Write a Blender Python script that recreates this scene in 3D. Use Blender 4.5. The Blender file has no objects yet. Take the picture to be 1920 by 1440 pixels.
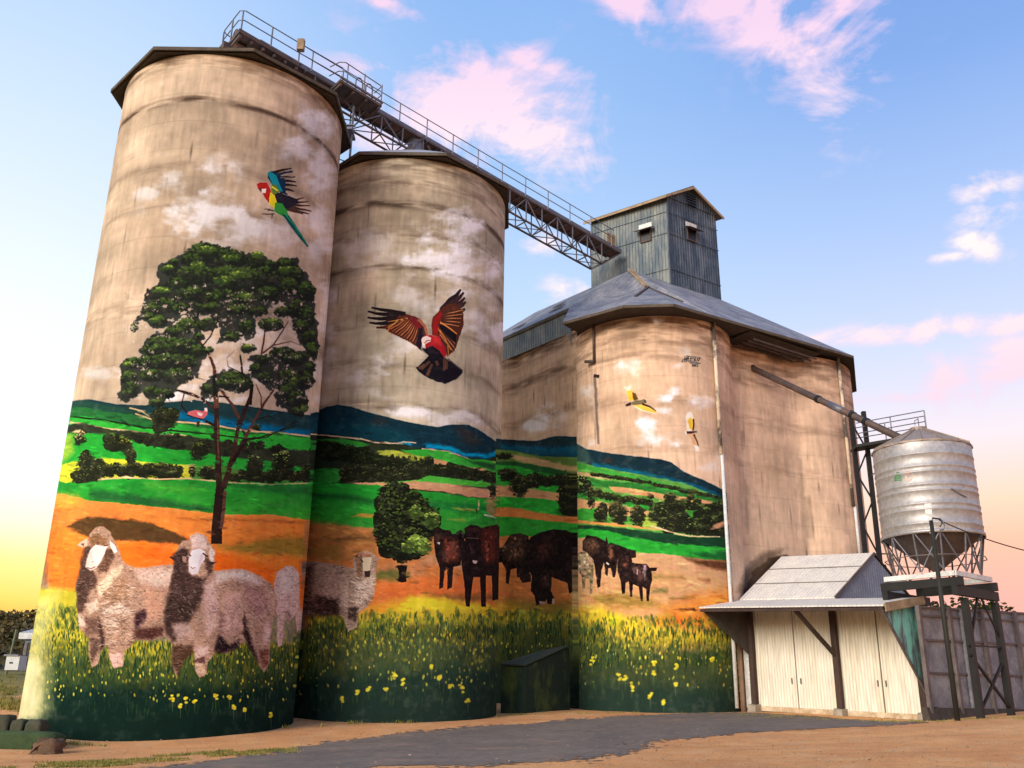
import bpy, bmesh, math, random
import numpy as np
from mathutils import Vector, Matrix
random.seed(4)
SC=bpy.context.scene; COL=SC.collection; R=math.radians
# ------------------------------------------------------------------ camera (eye 1.6 m above the ground it stands on)
CAMZ=1.6; FPX=1770.0
CM=np.array([[0.99990249,-0.00448579,0.01322461],[-0.01396469,-0.32119275,0.94691088],[0.0,0.94700322,0.32122407]])
cd=bpy.data.cameras.new('camera'); cam=bpy.data.objects.new('camera',cd); COL.objects.link(cam)
cd.sensor_width=36.0; cd.lens=36.0*FPX/1920.0; cd.clip_start=.1; cd.clip_end=6000
cam.matrix_world=Matrix(((CM[0][0],CM[1][0],-CM[2][0],0),(CM[0][1],CM[1][1],-CM[2][1],0),(CM[0][2],CM[1][2],-CM[2][2],CAMZ),(0,0,0,1)))
SC.camera=cam
# ------------------------------------------------------------------ exposure
SC.view_settings.view_transform='Standard'; SC.view_settings.look='None'; SC.view_settings.exposure=0.60; SC.view_settings.gamma=1.0
try: SC.view_settings.use_curve_mapping=False
except Exception: pass
# ------------------------------------------------------------------ sun: low, soft, from the left and a little behind the viewer
SUN_AZ=R(-140); SUN_EL=R(20)      # azimuth from +Y towards +X
sd=bpy.data.lights.new('sun','SUN'); sd.energy=2.6; sd.angle=R(30); sd.color=(1.0,.90,.77)
sun=bpy.data.objects.new('sun',sd); COL.objects.link(sun)
sv=Vector((math.sin(SUN_AZ)*math.cos(SUN_EL),math.cos(SUN_AZ)*math.cos(SUN_EL),math.sin(SUN_EL)))
sun.rotation_euler=sv.to_track_quat('Z','Y').to_euler()
# ------------------------------------------------------------------ sky
def s2l(c): return tuple(((v/12.92) if v<=.04045 else ((v+.055)/1.055)**2.4) for v in c)
def rgb(r,g,b): return s2l((r/255.,g/255.,b/255.))+(1.,)
W=bpy.data.worlds.new('World'); SC.world=W; W.use_nodes=True
N=W.node_tree.nodes; Lk=W.node_tree.links; N.clear()
def nn(t,**k):
    n=N.new(t)
    for a,b in k.items(): setattr(n,a,b)
    return n
def setin(n,i,v):
    if isinstance(v,bpy.types.NodeSocket): (n.id_data.links).new(v,n.inputs[i])
    else: n.inputs[i].default_value=v
def wm(op,a,b=0.,c=0.,clamp=False):
    n=nn('ShaderNodeMath',operation=op,use_clamp=clamp); setin(n,0,a); setin(n,1,b)
    if op in('MULTIPLY_ADD','SMOOTH_MIN'): setin(n,2,c)
    return n.outputs[0]
tc=nn('ShaderNodeTexCoord'); vec=tc.outputs['Generated']
sx=nn('ShaderNodeSeparateXYZ'); Lk.new(vec,sx.inputs[0]); dx,dy,dz=sx.outputs
def ramp(stops,fac):
    r=nn('ShaderNodeValToRGB'); Lk.new(fac,r.inputs[0]); e=r.color_ramp.elements
    for i,(p,c) in enumerate(stops):
        el=e[i] if i<2 else e.new(p)
        el.position=p; el.color=rgb(*c)
    return r.outputs[0]
zz=wm('MAXIMUM',dz,0.)
left=ramp([(0.,(250,130,50)),(.06,(252,160,60)),(.085,(253,220,96)),(.12,(254,244,150)),(.155,(253,250,216)),(.20,(250,251,252)),(.34,(240,246,254)),(.50,(208,226,249)),(.66,(168,200,240)),(1.,(96,140,210))],zz)
mid=ramp([(0.,(250,200,150)),(.12,(250,226,200)),(.28,(216,230,248)),(.40,(188,213,244)),(.52,(160,194,238)),(.65,(138,178,232)),(1.,(86,126,204))],zz)
right=ramp([(0.,(250,160,150)),(.10,(252,176,160)),(.15,(253,190,158)),(.19,(252,214,184)),(.25,(240,226,232)),(.34,(204,215,243)),(.45,(168,194,238)),(.58,(128,166,226)),(1.,(74,114,196))],zz)
def wmix(f,a,b):
    n=nn('ShaderNodeMix',data_type='RGBA'); setin(n,0,f); setin(n,6,a); setin(n,7,b); return n.outputs[2]
hl=wm('POWER',wm('ADD',wm('MULTIPLY',dx,dx),wm('MULTIPLY',dy,dy)),.5)
ax=wm('DIVIDE',dx,wm('MAXIMUM',hl,.001))
nfac=nn('ShaderNodeMapRange',interpolation_type='SMOOTHSTEP'); Lk.new(ax,nfac.inputs[0]); nfac.inputs[1].default_value=-.50; nfac.inputs[2].default_value=-.02
nfac2=nn('ShaderNodeMapRange',interpolation_type='SMOOTHSTEP'); Lk.new(ax,nfac2.inputs[0]); nfac2.inputs[1].default_value=.0; nfac2.inputs[2].default_value=.46
sky=wmix(nfac2.outputs[0],wmix(nfac.outputs[0],left,mid),right)
# pink evening clouds: soft patches of the sky dome, each broken up by noise
def pdir(px,py):
    d=CM.T@np.array([(px-960)/FPX,-(py-720)/FPX,1.0]); return d/np.linalg.norm(d)
nz=nn('ShaderNodeTexNoise'); nz.inputs['Scale'].default_value=11.; nz.inputs['Detail'].default_value=12.; nz.inputs['Roughness'].default_value=.62; nz.inputs['Distortion'].default_value=1.1; Lk.new(vec,nz.inputs['Vector'])
nzf=nn('ShaderNodeTexNoise'); nzf.inputs['Scale'].default_value=34.; nzf.inputs['Detail'].default_value=6.; nzf.inputs['Roughness'].default_value=.6
mpn=nn('ShaderNodeMapping'); mpn.inputs['Rotation'].default_value=(0.,0.6,0.3); mpn.inputs['Scale'].default_value=(.6,1.,1.8); Lk.new(vec,mpn.inputs[0]); Lk.new(mpn.outputs[0],nzf.inputs['Vector'])
CLOUDS=[(880,190,140,66,12,1.15),(970,240,110,44,22,1.05),(790,195,70,44,0,.9),(1000,120,90,26,24,.75),(900,90,60,24,10,.5),(800,40,60,20,20,.65),(730,8,50,12,25,.7),(720,262,70,22,8,.75),(1185,12,46,24,35,.9),
 (1400,20,90,46,10,.95),(1500,50,100,60,40,.95),(1590,20,60,60,60,.8),(1530,130,90,40,62,.7),(1848,352,40,20,-10,.95),(1845,402,38,16,-8,.95),(1832,455,42,18,25,.85),(1780,482,40,7,-8,.7),(1012,455,34,20,0,.8),(1065,540,40,22,10,.75),
 (1740,620,190,15,-6,.95),(1870,690,90,34,-14,.9),(1740,742,110,12,-6,.6),(1380,255,30,12,0,.2),(1880,740,60,14,-6,.35)]
tot=None
for (px,py,rx,ry,an,am) in CLOUDS:
    c=pdir(px,py); e1=pdir(px+10,py)-c; e1-=c*(e1@c); e1/=np.linalg.norm(e1); e2=np.cross(c,e1)
    a=R(an); u_=e1*math.cos(a)+e2*math.sin(a); v_=-e1*math.sin(a)+e2*math.cos(a)
    if (pdir(px,py+10)-c)@v_<0: pass
    u_=u_*(FPX/rx)*.62; v_=v_*(FPX/ry)*.62
    du=nn('ShaderNodeVectorMath',operation='DOT_PRODUCT'); Lk.new(vec,du.inputs[0]); du.inputs[1].default_value=tuple(u_)
    dv=nn('ShaderNodeVectorMath',operation='DOT_PRODUCT'); Lk.new(vec,dv.inputs[0]); dv.inputs[1].default_value=tuple(v_)
    fw=nn('ShaderNodeVectorMath',operation='DOT_PRODUCT'); Lk.new(vec,fw.inputs[0]); fw.inputs[1].default_value=tuple(c)
    g=wm('POWER',2.718,wm('MULTIPLY',wm('ADD',wm('MULTIPLY',du.outputs['Value'],du.outputs['Value']),wm('MULTIPLY',dv.outputs['Value'],dv.outputs['Value'])),-1.))
    g=wm('MULTIPLY',wm('MULTIPLY',g,wm('GREATER_THAN',fw.outputs['Value'],0.)),am)
    tot=g if tot is None else wm('MAXIMUM',tot,g)
nsum=wm('ADD',wm('MULTIPLY',nz.outputs[0],1.5),wm('MULTIPLY',nzf.outputs[0],.7))
dens=wm('MULTIPLY',wm('SUBTRACT',wm('ADD',wm('MULTIPLY',tot,.95),wm('MULTIPLY',nsum,1.75)),2.22),1.6,clamp=True)
dens=wm('MULTIPLY',dens,wm('MULTIPLY',tot,1.7,clamp=True),clamp=True)
ccol=ramp([(0.,(255,184,164)),(.22,(246,200,206)),(.30,(250,214,224)),(.42,(255,240,234)),(.52,(255,232,236)),(.62,(244,210,232)),(1.,(232,190,226))],zz)
edge=wmix(.55,ccol,nn('ShaderNodeRGB').outputs[0]); edge.node.inputs[7].links[0].from_node.outputs[0].default_value=rgb(226,196,232)
ccol=wmix(wm('POWER',dens,.8),edge,ccol)
sky=wmix(wm('MULTIPLY',dens,.92),sky,ccol)
bg=nn('ShaderNodeBackground'); Lk.new(sky,bg.inputs[0]); bg.inputs[1].default_value=.74
ns=nn('ShaderNodeTexSky'); ns.sky_type='NISHITA'; ns.sun_disc=False; ns.sun_elevation=SUN_EL; ns.sun_rotation=SUN_AZ
bg2=nn('ShaderNodeBackground'); Lk.new(ns.outputs[0],bg2.inputs[0]); bg2.inputs[1].default_value=.006
ad=nn('ShaderNodeAddShader'); Lk.new(bg.outputs[0],ad.inputs[0]); Lk.new(bg2.outputs[0],ad.inputs[1])
wo=nn('ShaderNodeOutputWorld'); Lk.new(ad.outputs[0],wo.inputs[0])
# ------------------------------------------------------------------ the paint on the walls (drawn stroke by stroke, no files)
import numpy as np
RG=np.random.default_rng(7)
_T=RG.random((256,256)).astype(np.float32)
def vn(x,y,seed=0):
    x=x+seed*17.31;y=y+seed*7.77
    xi=np.floor(x);yi=np.floor(y);fx=(x-xi).astype(np.float32);fy=(y-yi).astype(np.float32)
    fx=fx*fx*(3-2*fx);fy=fy*fy*(3-2*fy)
    a=xi.astype(np.int64)&255;b=yi.astype(np.int64)&255;a1=(a+1)&255;b1=(b+1)&255
    return (_T[b,a]*(1-fx)+_T[b,a1]*fx)*(1-fy)+(_T[b1,a]*(1-fx)+_T[b1,a1]*fx)*fy
def fbm(x,y,seed=0,o=4):
    s=0;w=.5;t=0
    for k in range(o):
        s=s+w*vn(x*2**k,y*2**k,seed+k*3);t+=w;w*=.55
    return s/t
CW,CH=1920,1440
CAN=np.zeros((CH,CW,3),np.float32);ALP=np.zeros((CH,CW),np.float32)
_yy,_xx=np.mgrid[0:CH,0:CW].astype(np.float32)
_n1=fbm(_xx/9,_yy/9,1,3)-.5;_n2=fbm(_xx/9,_yy/9,5,3)-.5;_nb=fbm(_xx/60,_yy/26,9,4)-.5
def C3(c): return np.array(c,np.float32)/255.
def Zm(ox,oy,s):
    return lambda pts:[(ox+s*a,oy+s*b) for a,b in pts]
def pmask(pts,rough=0.,soft=1.,clip=None):
    P=np.array(pts,np.float32);m=int(rough*1.0+soft*2)+3
    x0=max(0,int(P[:,0].min())-m);x1=min(CW,int(P[:,0].max())+m+1);y0=max(0,int(P[:,1].min())-m);y1=min(CH,int(P[:,1].max())+m+1)
    if x1<=x0 or y1<=y0: return None
    X=_xx[y0:y1,x0:x1]+_n1[y0:y1,x0:x1]*rough*2;Y=_yy[y0:y1,x0:x1]+_n2[y0:y1,x0:x1]*rough*2
    ins=np.zeros(X.shape,bool);dist=np.full(X.shape,1e9,np.float32)
    n=len(P)
    for i in range(n):
        ax,ay=P[i];bx,by=P[(i+1)%n]
        if ay!=by:
            c=((ay>Y)!=(by>Y))&(X<(bx-ax)*(Y-ay)/(by-ay)+ax);ins^=c
        ex,ey=bx-ax,by-ay;L=ex*ex+ey*ey+1e-9
        t=np.clip(((X-ax)*ex+(Y-ay)*ey)/L,0,1)
        d=(X-ax-t*ex)**2+(Y-ay-t*ey)**2
        np.minimum(dist,d,out=dist)
    sd=np.sqrt(dist)*np.where(ins,1,-1)
    return (slice(y0,y1),slice(x0,x1)),np.clip(.5+sd/(2*soft),0,1)
def comp(sl,a,col):
    a3=a[...,None];CAN[sl]=CAN[sl]*(1-a3)+col*a3;ALP[sl]=np.maximum(ALP[sl],a)
def poly(pts,col,rough=0.,soft=.8,al=1.,var=.12,col2=None):
    r=pmask(pts,rough,soft)
    if r is None: return
    sl,a=r;c=C3(col)*(1+var*2*_nb[sl])[...,None]
    if col2 is not None:
        ys=_yy[sl];lo=min(p[1] for p in pts);hi=max(p[1] for p in pts);t=np.clip((ys-lo)/(hi-lo+1e-6)+_nb[sl]*.6,0,1)[...,None]
        c=(C3(col)*(1-t)+C3(col2)*t)*(1+var*2*_nb[sl])[...,None]
    comp(sl,a*al,c)
def below(pts,col,bot,rough=1.5,**k):
    pts=list(pts);poly(pts+[(pts[-1][0],bot),(pts[0][0],bot)],col,rough,**k)
def line(pts,w,col,w2=None,rough=.6,al=1.,soft=.6):
    P=np.array(pts,np.float32);n=len(P);w2=w if w2 is None else w2
    L=[];R=[]
    for i in range(n):
        d=P[min(i+1,n-1)]-P[max(i-1,0)];d=d/(np.hypot(*d)+1e-6);nn=np.array([-d[1],d[0]]);ww=(w+(w2-w)*i/(n-1))/2
        L.append(tuple(P[i]+nn*ww));R.append(tuple(P[i]-nn*ww))
    poly(L+R[::-1],col,rough,soft,al)
def dab(x,y,rx,ry,ang,c,al=1.,clip=None):
    m=max(rx,ry)+1.5;x0=max(0,int(x-m));x1=min(CW,int(x+m)+2);y0=max(0,int(y-m));y1=min(CH,int(y+m)+2)
    if x1<=x0 or y1<=y0:return
    X=_xx[y0:y1,x0:x1]-x;Y=_yy[y0:y1,x0:x1]-y;ca,sa=np.cos(ang),np.sin(ang)
    u=(X*ca+Y*sa)/rx;v=(-X*sa+Y*ca)/ry
    a=np.clip((1.25-np.sqrt(u*u+v*v))*min(rx,ry)*1.2,0,1)*al
    if clip is not None: a=a*clip[y0:y1,x0:x1]
    a3=a[...,None];s=CAN[y0:y1,x0:x1];s*=1-a3;s+=a3*c
    np.maximum(ALP[y0:y1,x0:x1],a,out=ALP[y0:y1,x0:x1])
def jit(pts,n,r0,r1,j=.18,asp=2.,ang=0.,aj=.6,al=.8,hue=.04,clipped=True):
    """repaint a patch with short strokes of its own colours"""
    r=pmask(pts,0,1);
    if r is None:return
    sl,a=r;ys,xs=np.nonzero(a>.5)
    if len(ys)==0:return
    cl=None
    if clipped: cl=np.zeros((CH,CW),np.float32);cl[sl]=a
    k=RG.integers(0,len(ys),n)
    for i in k:
        y=ys[i]+sl[0].start;x=xs[i]+sl[1].start
        c=CAN[y,x]*(1+RG.normal(0,j))*(1+RG.normal(0,hue,3));rr=RG.uniform(r0,r1)
        dab(x,y,rr*asp,rr,ang+RG.normal(0,aj),np.clip(c,0,1),al*ALP[y,x],cl)
def clump(cx,cy,rx,ry,n,dark=(22,34,24),mid=(40,62,30),lit=(88,112,40),r=2.,light=(-.2,-1.),dens=1.):
    """foliage mass: dark leaf dabs, lit ones towards its top"""
    for q in range(7): dab(cx+rx*RG.normal(0,.22),cy+ry*RG.normal(0,.2),rx*RG.uniform(.45,.72),ry*RG.uniform(.4,.68),RG.normal(0,.3),C3(dark)*RG.uniform(.9,1.25),.9)
    for i in range(int(n)):
        t=i/n;a=RG.uniform(0,6.283);q=np.sqrt(RG.random())*(1.06 if RG.random()<.8 else 1.16)
        x=cx+rx*q*np.cos(a);y=cy+ry*q*np.sin(a)
        h=((x-cx)/rx*light[0]+(y-cy)/ry*light[1])*.55+.28+RG.normal(0,.24)
        if t<.45: c=C3(dark)*RG.uniform(.75,1.25)
        else: c=C3(mid) if h<.5 else C3(lit)*min(1.25,.65+.5*h);c=c*RG.uniform(.75,1.2);c=C3(dark)*RG.uniform(.8,1.2) if h<.22 else c
        rr=r*RG.uniform(.6,1.4);dab(x,y,rr*1.5,rr*.8,RG.uniform(-.7,.7),c,.92)
def strokes(n,box,wh,cols,al=.9,ang=1.57,aj=.15,acc=None):
    for i in range(n):
        x=RG.uniform(box[0],box[2]);y=RG.uniform(box[1],box[3])
        if acc is not None and not acc(x,y):continue
        c=C3(cols[RG.integers(len(cols))])*RG.uniform(.8,1.15);s=RG.uniform(.6,1.4)
        dab(x,y,wh[1]*s,wh[0]*s,ang+RG.normal(0,aj),np.clip(c,0,1),al)
def cloud(blobs,al=.75,col=(236,228,232)):
    """thin white paint scumbled over the wall"""
    for (cx,cy,rx,ry,a) in blobs:
        m=2.3;x0,x1=max(0,int(cx-rx*m)),min(CW,int(cx+rx*m));y0,y1=max(0,int(cy-ry*m)),min(CH,int(cy+ry*m))
        sl=(slice(y0,y1),slice(x0,x1));X=(_xx[sl]-cx)/rx;Y=(_yy[sl]-cy)/ry
        w=fbm(_xx[sl]/34+_n1[sl]*.5,_yy[sl]/22,31,6);g=np.exp(-(X*X+Y*Y)*.85)
        k=np.clip((g*1.25+(w-.5)*2.6-.55)*1.25,0,1)*np.clip(g*2.5-.25,0,1)*a*al
        sh=C3(col)*(1-.16*np.clip(Y+.3,0,1)*(1-w))[...,None]
        a3=k[...,None];old=ALP[sl]
        CAN[sl]=np.where((old>0.02)[...,None],CAN[sl]*(1-a3)+sh*a3,sh);ALP[sl]=np.maximum(old,k)

def paint_mural():
    T=Zm(180,440,.25);F1=Zm(80,720,.2708);F2=Zm(570,740,.20833);W2=Zm(550,960,.27778);F3=Zm(920,800,.25);FL=Zm(920,1000,.25)
    GA=Zm(660,520,.15625);CK=Zm(1060,640,.16667);SH=Zm(100,960,.2396);PA=Zm(0,0,.3646)
    # --- painted clouds
    cloud([(280,365,34,14,.7),(330,345,40,26,.75),(415,318,40,26,.85),(380,400,90,48,1),(450,430,80,46,.9),(520,440,70,38,.7),(590,235,34,50,1),(560,280,40,26,.9),(600,330,30,70,.8),(600,430,30,60,.7),(612,600,22,90,.8),(608,720,20,60,.5)],.95)
    cloud([(230,690,30,16,.9),(185,700,40,14,.6),(420,700,110,60,.8),(470,640,60,40,.7),(330,745,60,14,1),(420,748,60,12,1),(540,700,60,50,.6)],1.)
    cloud([(860,420,54,46,1.1),(820,480,66,54,1.1),(880,500,60,74,1),(700,470,60,40,.5),(790,560,60,26,.6),(860,590,80,40,.7),(720,480,44,30,.45),(920,520,24,30,.8),(935,620,20,30,.9),(905,640,20,20,.8),(725,690,40,26,1),(700,720,50,34,.8),(760,650,40,30,.6),(770,775,50,14,1.),(840,785,70,22,.8)],1.)
    cloud([(1020,775,24,18,1),(1005,800,26,14,.8),(1050,790,16,20,.5)],1.)
    cloud([(1232,598,26,16,1),(1160,690,24,20,.9),(1185,690,30,24,.9),(1105,745,18,30,.75),(1258,742,26,18,1.2),(1290,752,34,14,1),(1325,762,30,20,.6),(1215,795,30,22,1.1),(1245,770,30,10,1),(1225,825,40,20,1),(1262,832,34,12,1),(1272,688,14,8,.8),(1287,660,14,12,.5),(1350,850,14,34,.6),(1330,872,30,12,.5),(1085,800,8,10,1),(1108,835,14,10,1),(1090,850,16,10,.8)],1.,(244,236,242))
    # ================= silo 1 landscape
    below(F1([(90,124),(200,120),(330,105),(520,140),(700,147),(850,128),(1050,110),(1200,125),(1400,150),(1600,180),(1800,210),(1990,230)]),(28,58,62),930,1.)
    poly(F1([(100,135),(300,120),(520,160),(740,190),(740,250),(100,180)]),(34,74,58),2,3,.8)
    poly(F1([(920,200),(1080,190),(1250,235),(1450,270),(1700,300),(1990,340),(1990,400),(1500,330),(1100,280),(920,250)]),(4,98,140),2,4,.9)
    line(F1([(600,165),(680,185),(740,225)]),2.5,(180,150,110),3)
    below(F1([(90,170),(300,160),(420,190),(600,205),(740,245),(930,262),(1150,280),(1400,330),(1650,340),(1990,385)]),(36,104,50),930,1.)
    line(F1([(640,205),(740,240),(930,262),(1150,278),(1400,325),(1650,337),(1990,380)]),3,(186,152,112))
    below(F1([(90,225),(300,222),(500,265),(700,310),(860,285),(1000,300),(1200,310),(1400,350),(1650,350),(1990,395)]),(44,158,50),930,1.5,col2=(38,150,46))
    poly(F1([(860,265),(1000,285),(1190,320),(1190,360),(860,320)]),(40,150,52),1)
    line(F1([(190,225),(420,250),(700,300),(860,320),(1200,350),(1450,385),(1600,340),(1750,290)]),3,(26,34,24),2)
    line(F1([(190,262),(440,310),(560,320),(800,355),(960,350),(1100,385)]),4,(178,150,110),2)
    poly(F1([(90,290),(300,275),(480,320),(560,320),(800,350),(1000,360),(1200,385),(1500,450),(1700,450),(1990,470),(1990,640),(1750,620),(1400,520),(1030,465),(800,450),(620,385),(480,340),(90,350)]),(46,52,38),3,1.5)
    for k in range(60):
        t=RG.random();x=560+t*1400;y=370+t*110+RG.normal(0,20)
        X,Y=F1([(x,y)])[0];clump(X,Y,7,6,34,(32,34,26),(44,50,32),(62,72,40),1.1)
    below(F1([(60,350),(290,350),(430,350),(600,385),(700,430),(1020,465),(1140,490),(1400,520),(1560,530),(1990,620)]),(36,150,48),930,1.5)
    poly(F1([(60,590),(200,535),(420,512),(590,525),(740,545),(1000,560),(1200,600),(1400,655),(400,655),(60,700)]),(170,176,44),1.5,1)
    poly(F1([(60,350),(210,350),(210,470),(120,570),(60,590)]),(150,170,50),3,5,.8)
    poly(F1([(1030,580),(1200,560),(1400,600),(1900,640),(1900,690),(1030,660)]),(66,120,46),2,2)
    def bush(zx,zy,rx,ry,n=90,zf=F1,**k):
        X,Y=zf([(zx,zy)])[0];k=dict(dict(dark=(32,36,24),mid=(48,54,32),lit=(82,92,44),r=1.7),**k);k['r']*=.68;clump(X,Y,rx,ry,int(n*1.5),**k)
    bush(255,370,10,14,lit=(190,160,110),mid=(130,120,80));bush(500,400,20,18,150);bush(570,420,14,14,80,lit=(120,120,40));bush(615,500,10,14,80)
    bush(300,560,16,26,150);bush(300,650,26,22,220);bush(390,570,12,16,80)
    for x in range(420,930,46): bush(x,600+RG.normal(0,6),11,13+RG.normal(0,1.5),70)
    bush(860,620,16,16,100);bush(1035,600,6,14,50,lit=(170,150,100),mid=(120,105,70));bush(1085,460,17,17,130);bush(1140,620,18,14,110,lit=(120,130,70));bush(830,260,22,26,190,lit=(74,84,44));bush(900,215,12,14,70)
    for x in range(1330,1900,50): bush(x,640+RG.normal(0,6),11,10,60)
    bush(1470,580,17,24,150,lit=(100,124,60));bush(1660,560,19,26,170,lit=(112,136,60));bush(1600,640,16,14,80);bush(1840,620,14,18,90);bush(1480,300,8,6,30);
    line(F1([(380,662),(560,648),(800,660),(1000,655),(1300,682),(1600,696),(1860,686),(1990,686)]),3,(192,160,116),2)
    below(F1([(40,640),(190,700),(400,668),(700,668),(1000,664),(1300,690),(1600,704),(1860,696),(1990,696)]),(32,140,46),990,1.,col2=(52,150,44))
    poly(F1([(330,730),(600,760),(900,810),(1180,860),(1180,890),(700,845),(330,800)]),(30,86,44),3,5,.8)
    poly(F1([(1280,695),(1990,700),(1990,780),(1700,760),(1400,720)]),(30,96,44),3,5,.7)
    poly(F1([(700,680),(1000,700),(1150,740),(1000,760),(700,720)]),(70,160,50),3,6,.7)
    below(F1([(40,760),(150,765),(300,806),(600,832),(900,862),(1180,897),(1300,907),(1600,905),(1850,945),(1990,950)]),(218,122,56),1150,1.5,col2=(232,104,30))
    poly(F1([(20,750),(230,770),(260,820),(160,860),(40,860)]),(206,140,54),4,6,.8)
    poly(F1([(160,985),(300,918),(500,930),(700,952),(850,1000),(1000,1068),(1165,1108),(1000,1112),(700,1088),(400,1085),(250,1030)]),(84,60,34),3,2.5,.97)
    poly(F1([(930,930),(1300,925),(1700,950),(1990,960),(1990,985),(1500,950),(1100,950)]),(130,80,36),3,4,.8)
    poly(F1([(1200,1118),(1400,1100),(1700,1050),(1990,1060),(1990,1210),(1600,1190),(1300,1160)]),(138,110,40),5,7,.95)
    poly(F1([(900,1160),(1300,1180),(1600,1290),(1600,1380),(900,1300)]),(244,92,22),5,8,.9)
    poly(F1([(480,1100),(900,1130),(900,1280),(640,1290),(520,1200)]),(240,100,28),5,7,.9)
    poly(F1([(0,960),(230,1020),(230,1290),(0,1400)]),(238,118,40),6,8,.8)
    # trunk shadow base and grass layer
    below([(0,1104),(60,1100),(110,1103),(180,1110),(260,1200),(560,1205),(600,1150)],(168,158,44),1440,2.,soft=5)
    # ================= silo 2 landscape
    below(F2([(60,170),(120,150),(200,108),(300,90),(420,105),(600,165),(700,187),(900,237),(1050,267),(1200,290),(1330,268),(1480,270),(1600,330),(1700,400),(1790,470)]),(18,50,64),930,1.)
    poly(F2([(60,230),(500,260),(900,330),(1000,440),(700,440),(60,350)]),(14,70,84),3,8,.7)
    poly(F2([(650,200),(760,230),(700,260),(620,240)]),(70,50,46),5,9,.6);poly(F2([(1360,300),(1500,330),(1600,420),(1500,440),(1400,360)]),(84,48,36),6,10,.6)
    line(F2([(1100,460),(1200,470),(1330,490),(1450,540),(1560,545),(1640,560),(1790,505)]),8,(0,136,180),9,2,.9,2.5)
    line(F2([(840,450),(900,430),(960,450)]),5,(10,110,150),4,2)
    below(F2([(60,345),(400,372),(700,425),(850,440),(1000,480),(1100,484),(1300,505),(1450,565),(1640,585),(1790,545)]),(40,50,34),1000,1.5)
    line(F2([(60,355),(500,395),(640,430),(850,440),(900,425),(1010,435)]),3,(176,150,124),2)
    line(F2([(1060,488),(1300,512),(1480,575)]),3,(170,140,116),2)
    poly(F2([(60,410),(350,392),(450,410),(600,452),(430,485),(200,475),(60,500)]),(44,130,48),2)
    poly(F2([(870,500),(1100,492),(1300,515),(1450,575),(1790,600),(1790,740),(1640,720),(1500,655),(1270,600),(1000,560)]),(48,156,50),2)
    poly(F2([(660,505),(800,500),(950,530),(1160,580),(1060,600),(680,545)]),(150,158,56),2,1.5)
    poly(F2([(1450,590),(1700,620),(1790,640),(1700,680)]),(34,86,44),2,2)
    poly(F2([(1170,575),(1290,600),(1290,640),(1170,620)]),(178,132,92),1);poly(F2([(1490,650),(1640,665),(1600,725),(1490,700)]),(178,132,92),1);poly(F2([(1700,600),(1790,600),(1790,640),(1750,635)]),(178,132,92),1)
    for k in range(130):
        t=RG.random();x=120+t*800;y=480+120*t+RG.uniform(-60,80)*(1-.4*t)
        if 640<x<1200 and y<590: continue
        X,Y=F2([(x,y)])[0];clump(X,Y,8,6,34,(26,32,20),(38,46,28),(54,66,36),1.1)
    for x in list(range(690,1080,52)): bush(x,560+(x-690)*.09+RG.normal(0,6),3.5,5,22,F2,r=1.2)
    bush(1120,590,9,8,60,F2);
    for k in range(80):
        t=RG.random();x=1000+t*760;y=640+t*110+RG.normal(0,16);bush(x,y,7,5,22,F2,r=1.4)
    for k in range(14): bush(1290+k*16,640+k*4,4,5,18,F2,r=1.2)
    poly(F2([(60,680),(200,658),(345,672),(335,790),(60,805)]),(44,136,50),2)
    for k in range(70):
        x=RG.uniform(350,1120);y=RG.uniform(660,770);bush(x,y,9,8,34,F2,lit=(84,90,54))
    bush(350,770,8,6,40,F2,lit=(120,130,60))
    poly(F2([(640,790),(1000,770),(1130,730),(1300,748),(1650,790),(1740,800),(1740,850),(1400,815),(1000,790),(640,810)]),(70,170,56),1.5)
    poly(F2([(380,792),(850,787),(1000,780),(1300,802),(1660,852),(1740,880),(1740,935),(1500,922),(1250,872),(900,842),(500,806)]),(180,132,98),1.5,1,var=.2)
    below(F2([(60,800),(400,802),(700,815),(900,848),(1250,882),(1500,927),(1790,935)]),(34,148,48),1010,1.5,col2=(48,140,46))
    poly(F2([(60,890),(400,900),(700,960),(700,1000),(400,950),(60,930)]),(24,84,40),3,5,.8)
    poly(F2([(1130,960),(1500,990),(1780,1030),(1780,1060),(1400,1050),(1130,1010)]),(24,112,50),3,5,.8)
    poly(F2([(420,1095),(520,1065),(680,1075),(680,1110),(560,1105)]),(168,120,50),2,2,.9);poly(F2([(1330,1015),(1500,1025),(1560,1050),(1400,1040)]),(150,150,60),2,2,.9);poly(F2([(1290,1125),(1450,1120),(1450,1140)]),(150,150,60),2,2,.9)
    bush(1700,860,5,18,90,F2,mid=(40,46,34),lit=(60,70,46));poly(F2([(1640,930),(1740,930),(1740,1100),(1650,1090)]),(140,112,76),3,2,.85)
    line(F2([(1575,950),(1570,1040)]),3,(170,150,110));line(F2([(1550,1030),(1560,1070)]),2,(60,50,40));line(F2([(1620,1080),(1700,1100),(1760,1130)]),2.5,(200,190,180))
    below(F2([(0,1140),(300,1172),(650,1205),(1150,1250),(1790,1330)]),(168,112,66),1200,2.5,col2=(196,96,40),soft=2)
    poly(W2([(80,50),(300,80),(560,140),(560,300),(300,330),(80,320)]),(150,104,56),5,6,.7)
    poly(W2([(230,200),(380,160),(560,165),(560,190),(380,190)]),(100,72,44),4,4,.8);poly(W2([(60,240),(320,200),(320,330),(60,320)]),(128,104,46),5,8,.6)
    poly(W2([(560,360),(900,330),(900,440),(640,470),(560,440)]),(176,120,78),5,6,.8);poly(W2([(560,400),(740,380),(800,440),(700,475),(560,470)]),(96,100,50),4,5,.9)
    poly(W2([(860,310),(1000,270),(1380,300),(1380,420),(980,360),(870,350)]),(176,128,94),4,5,.8)
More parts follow.
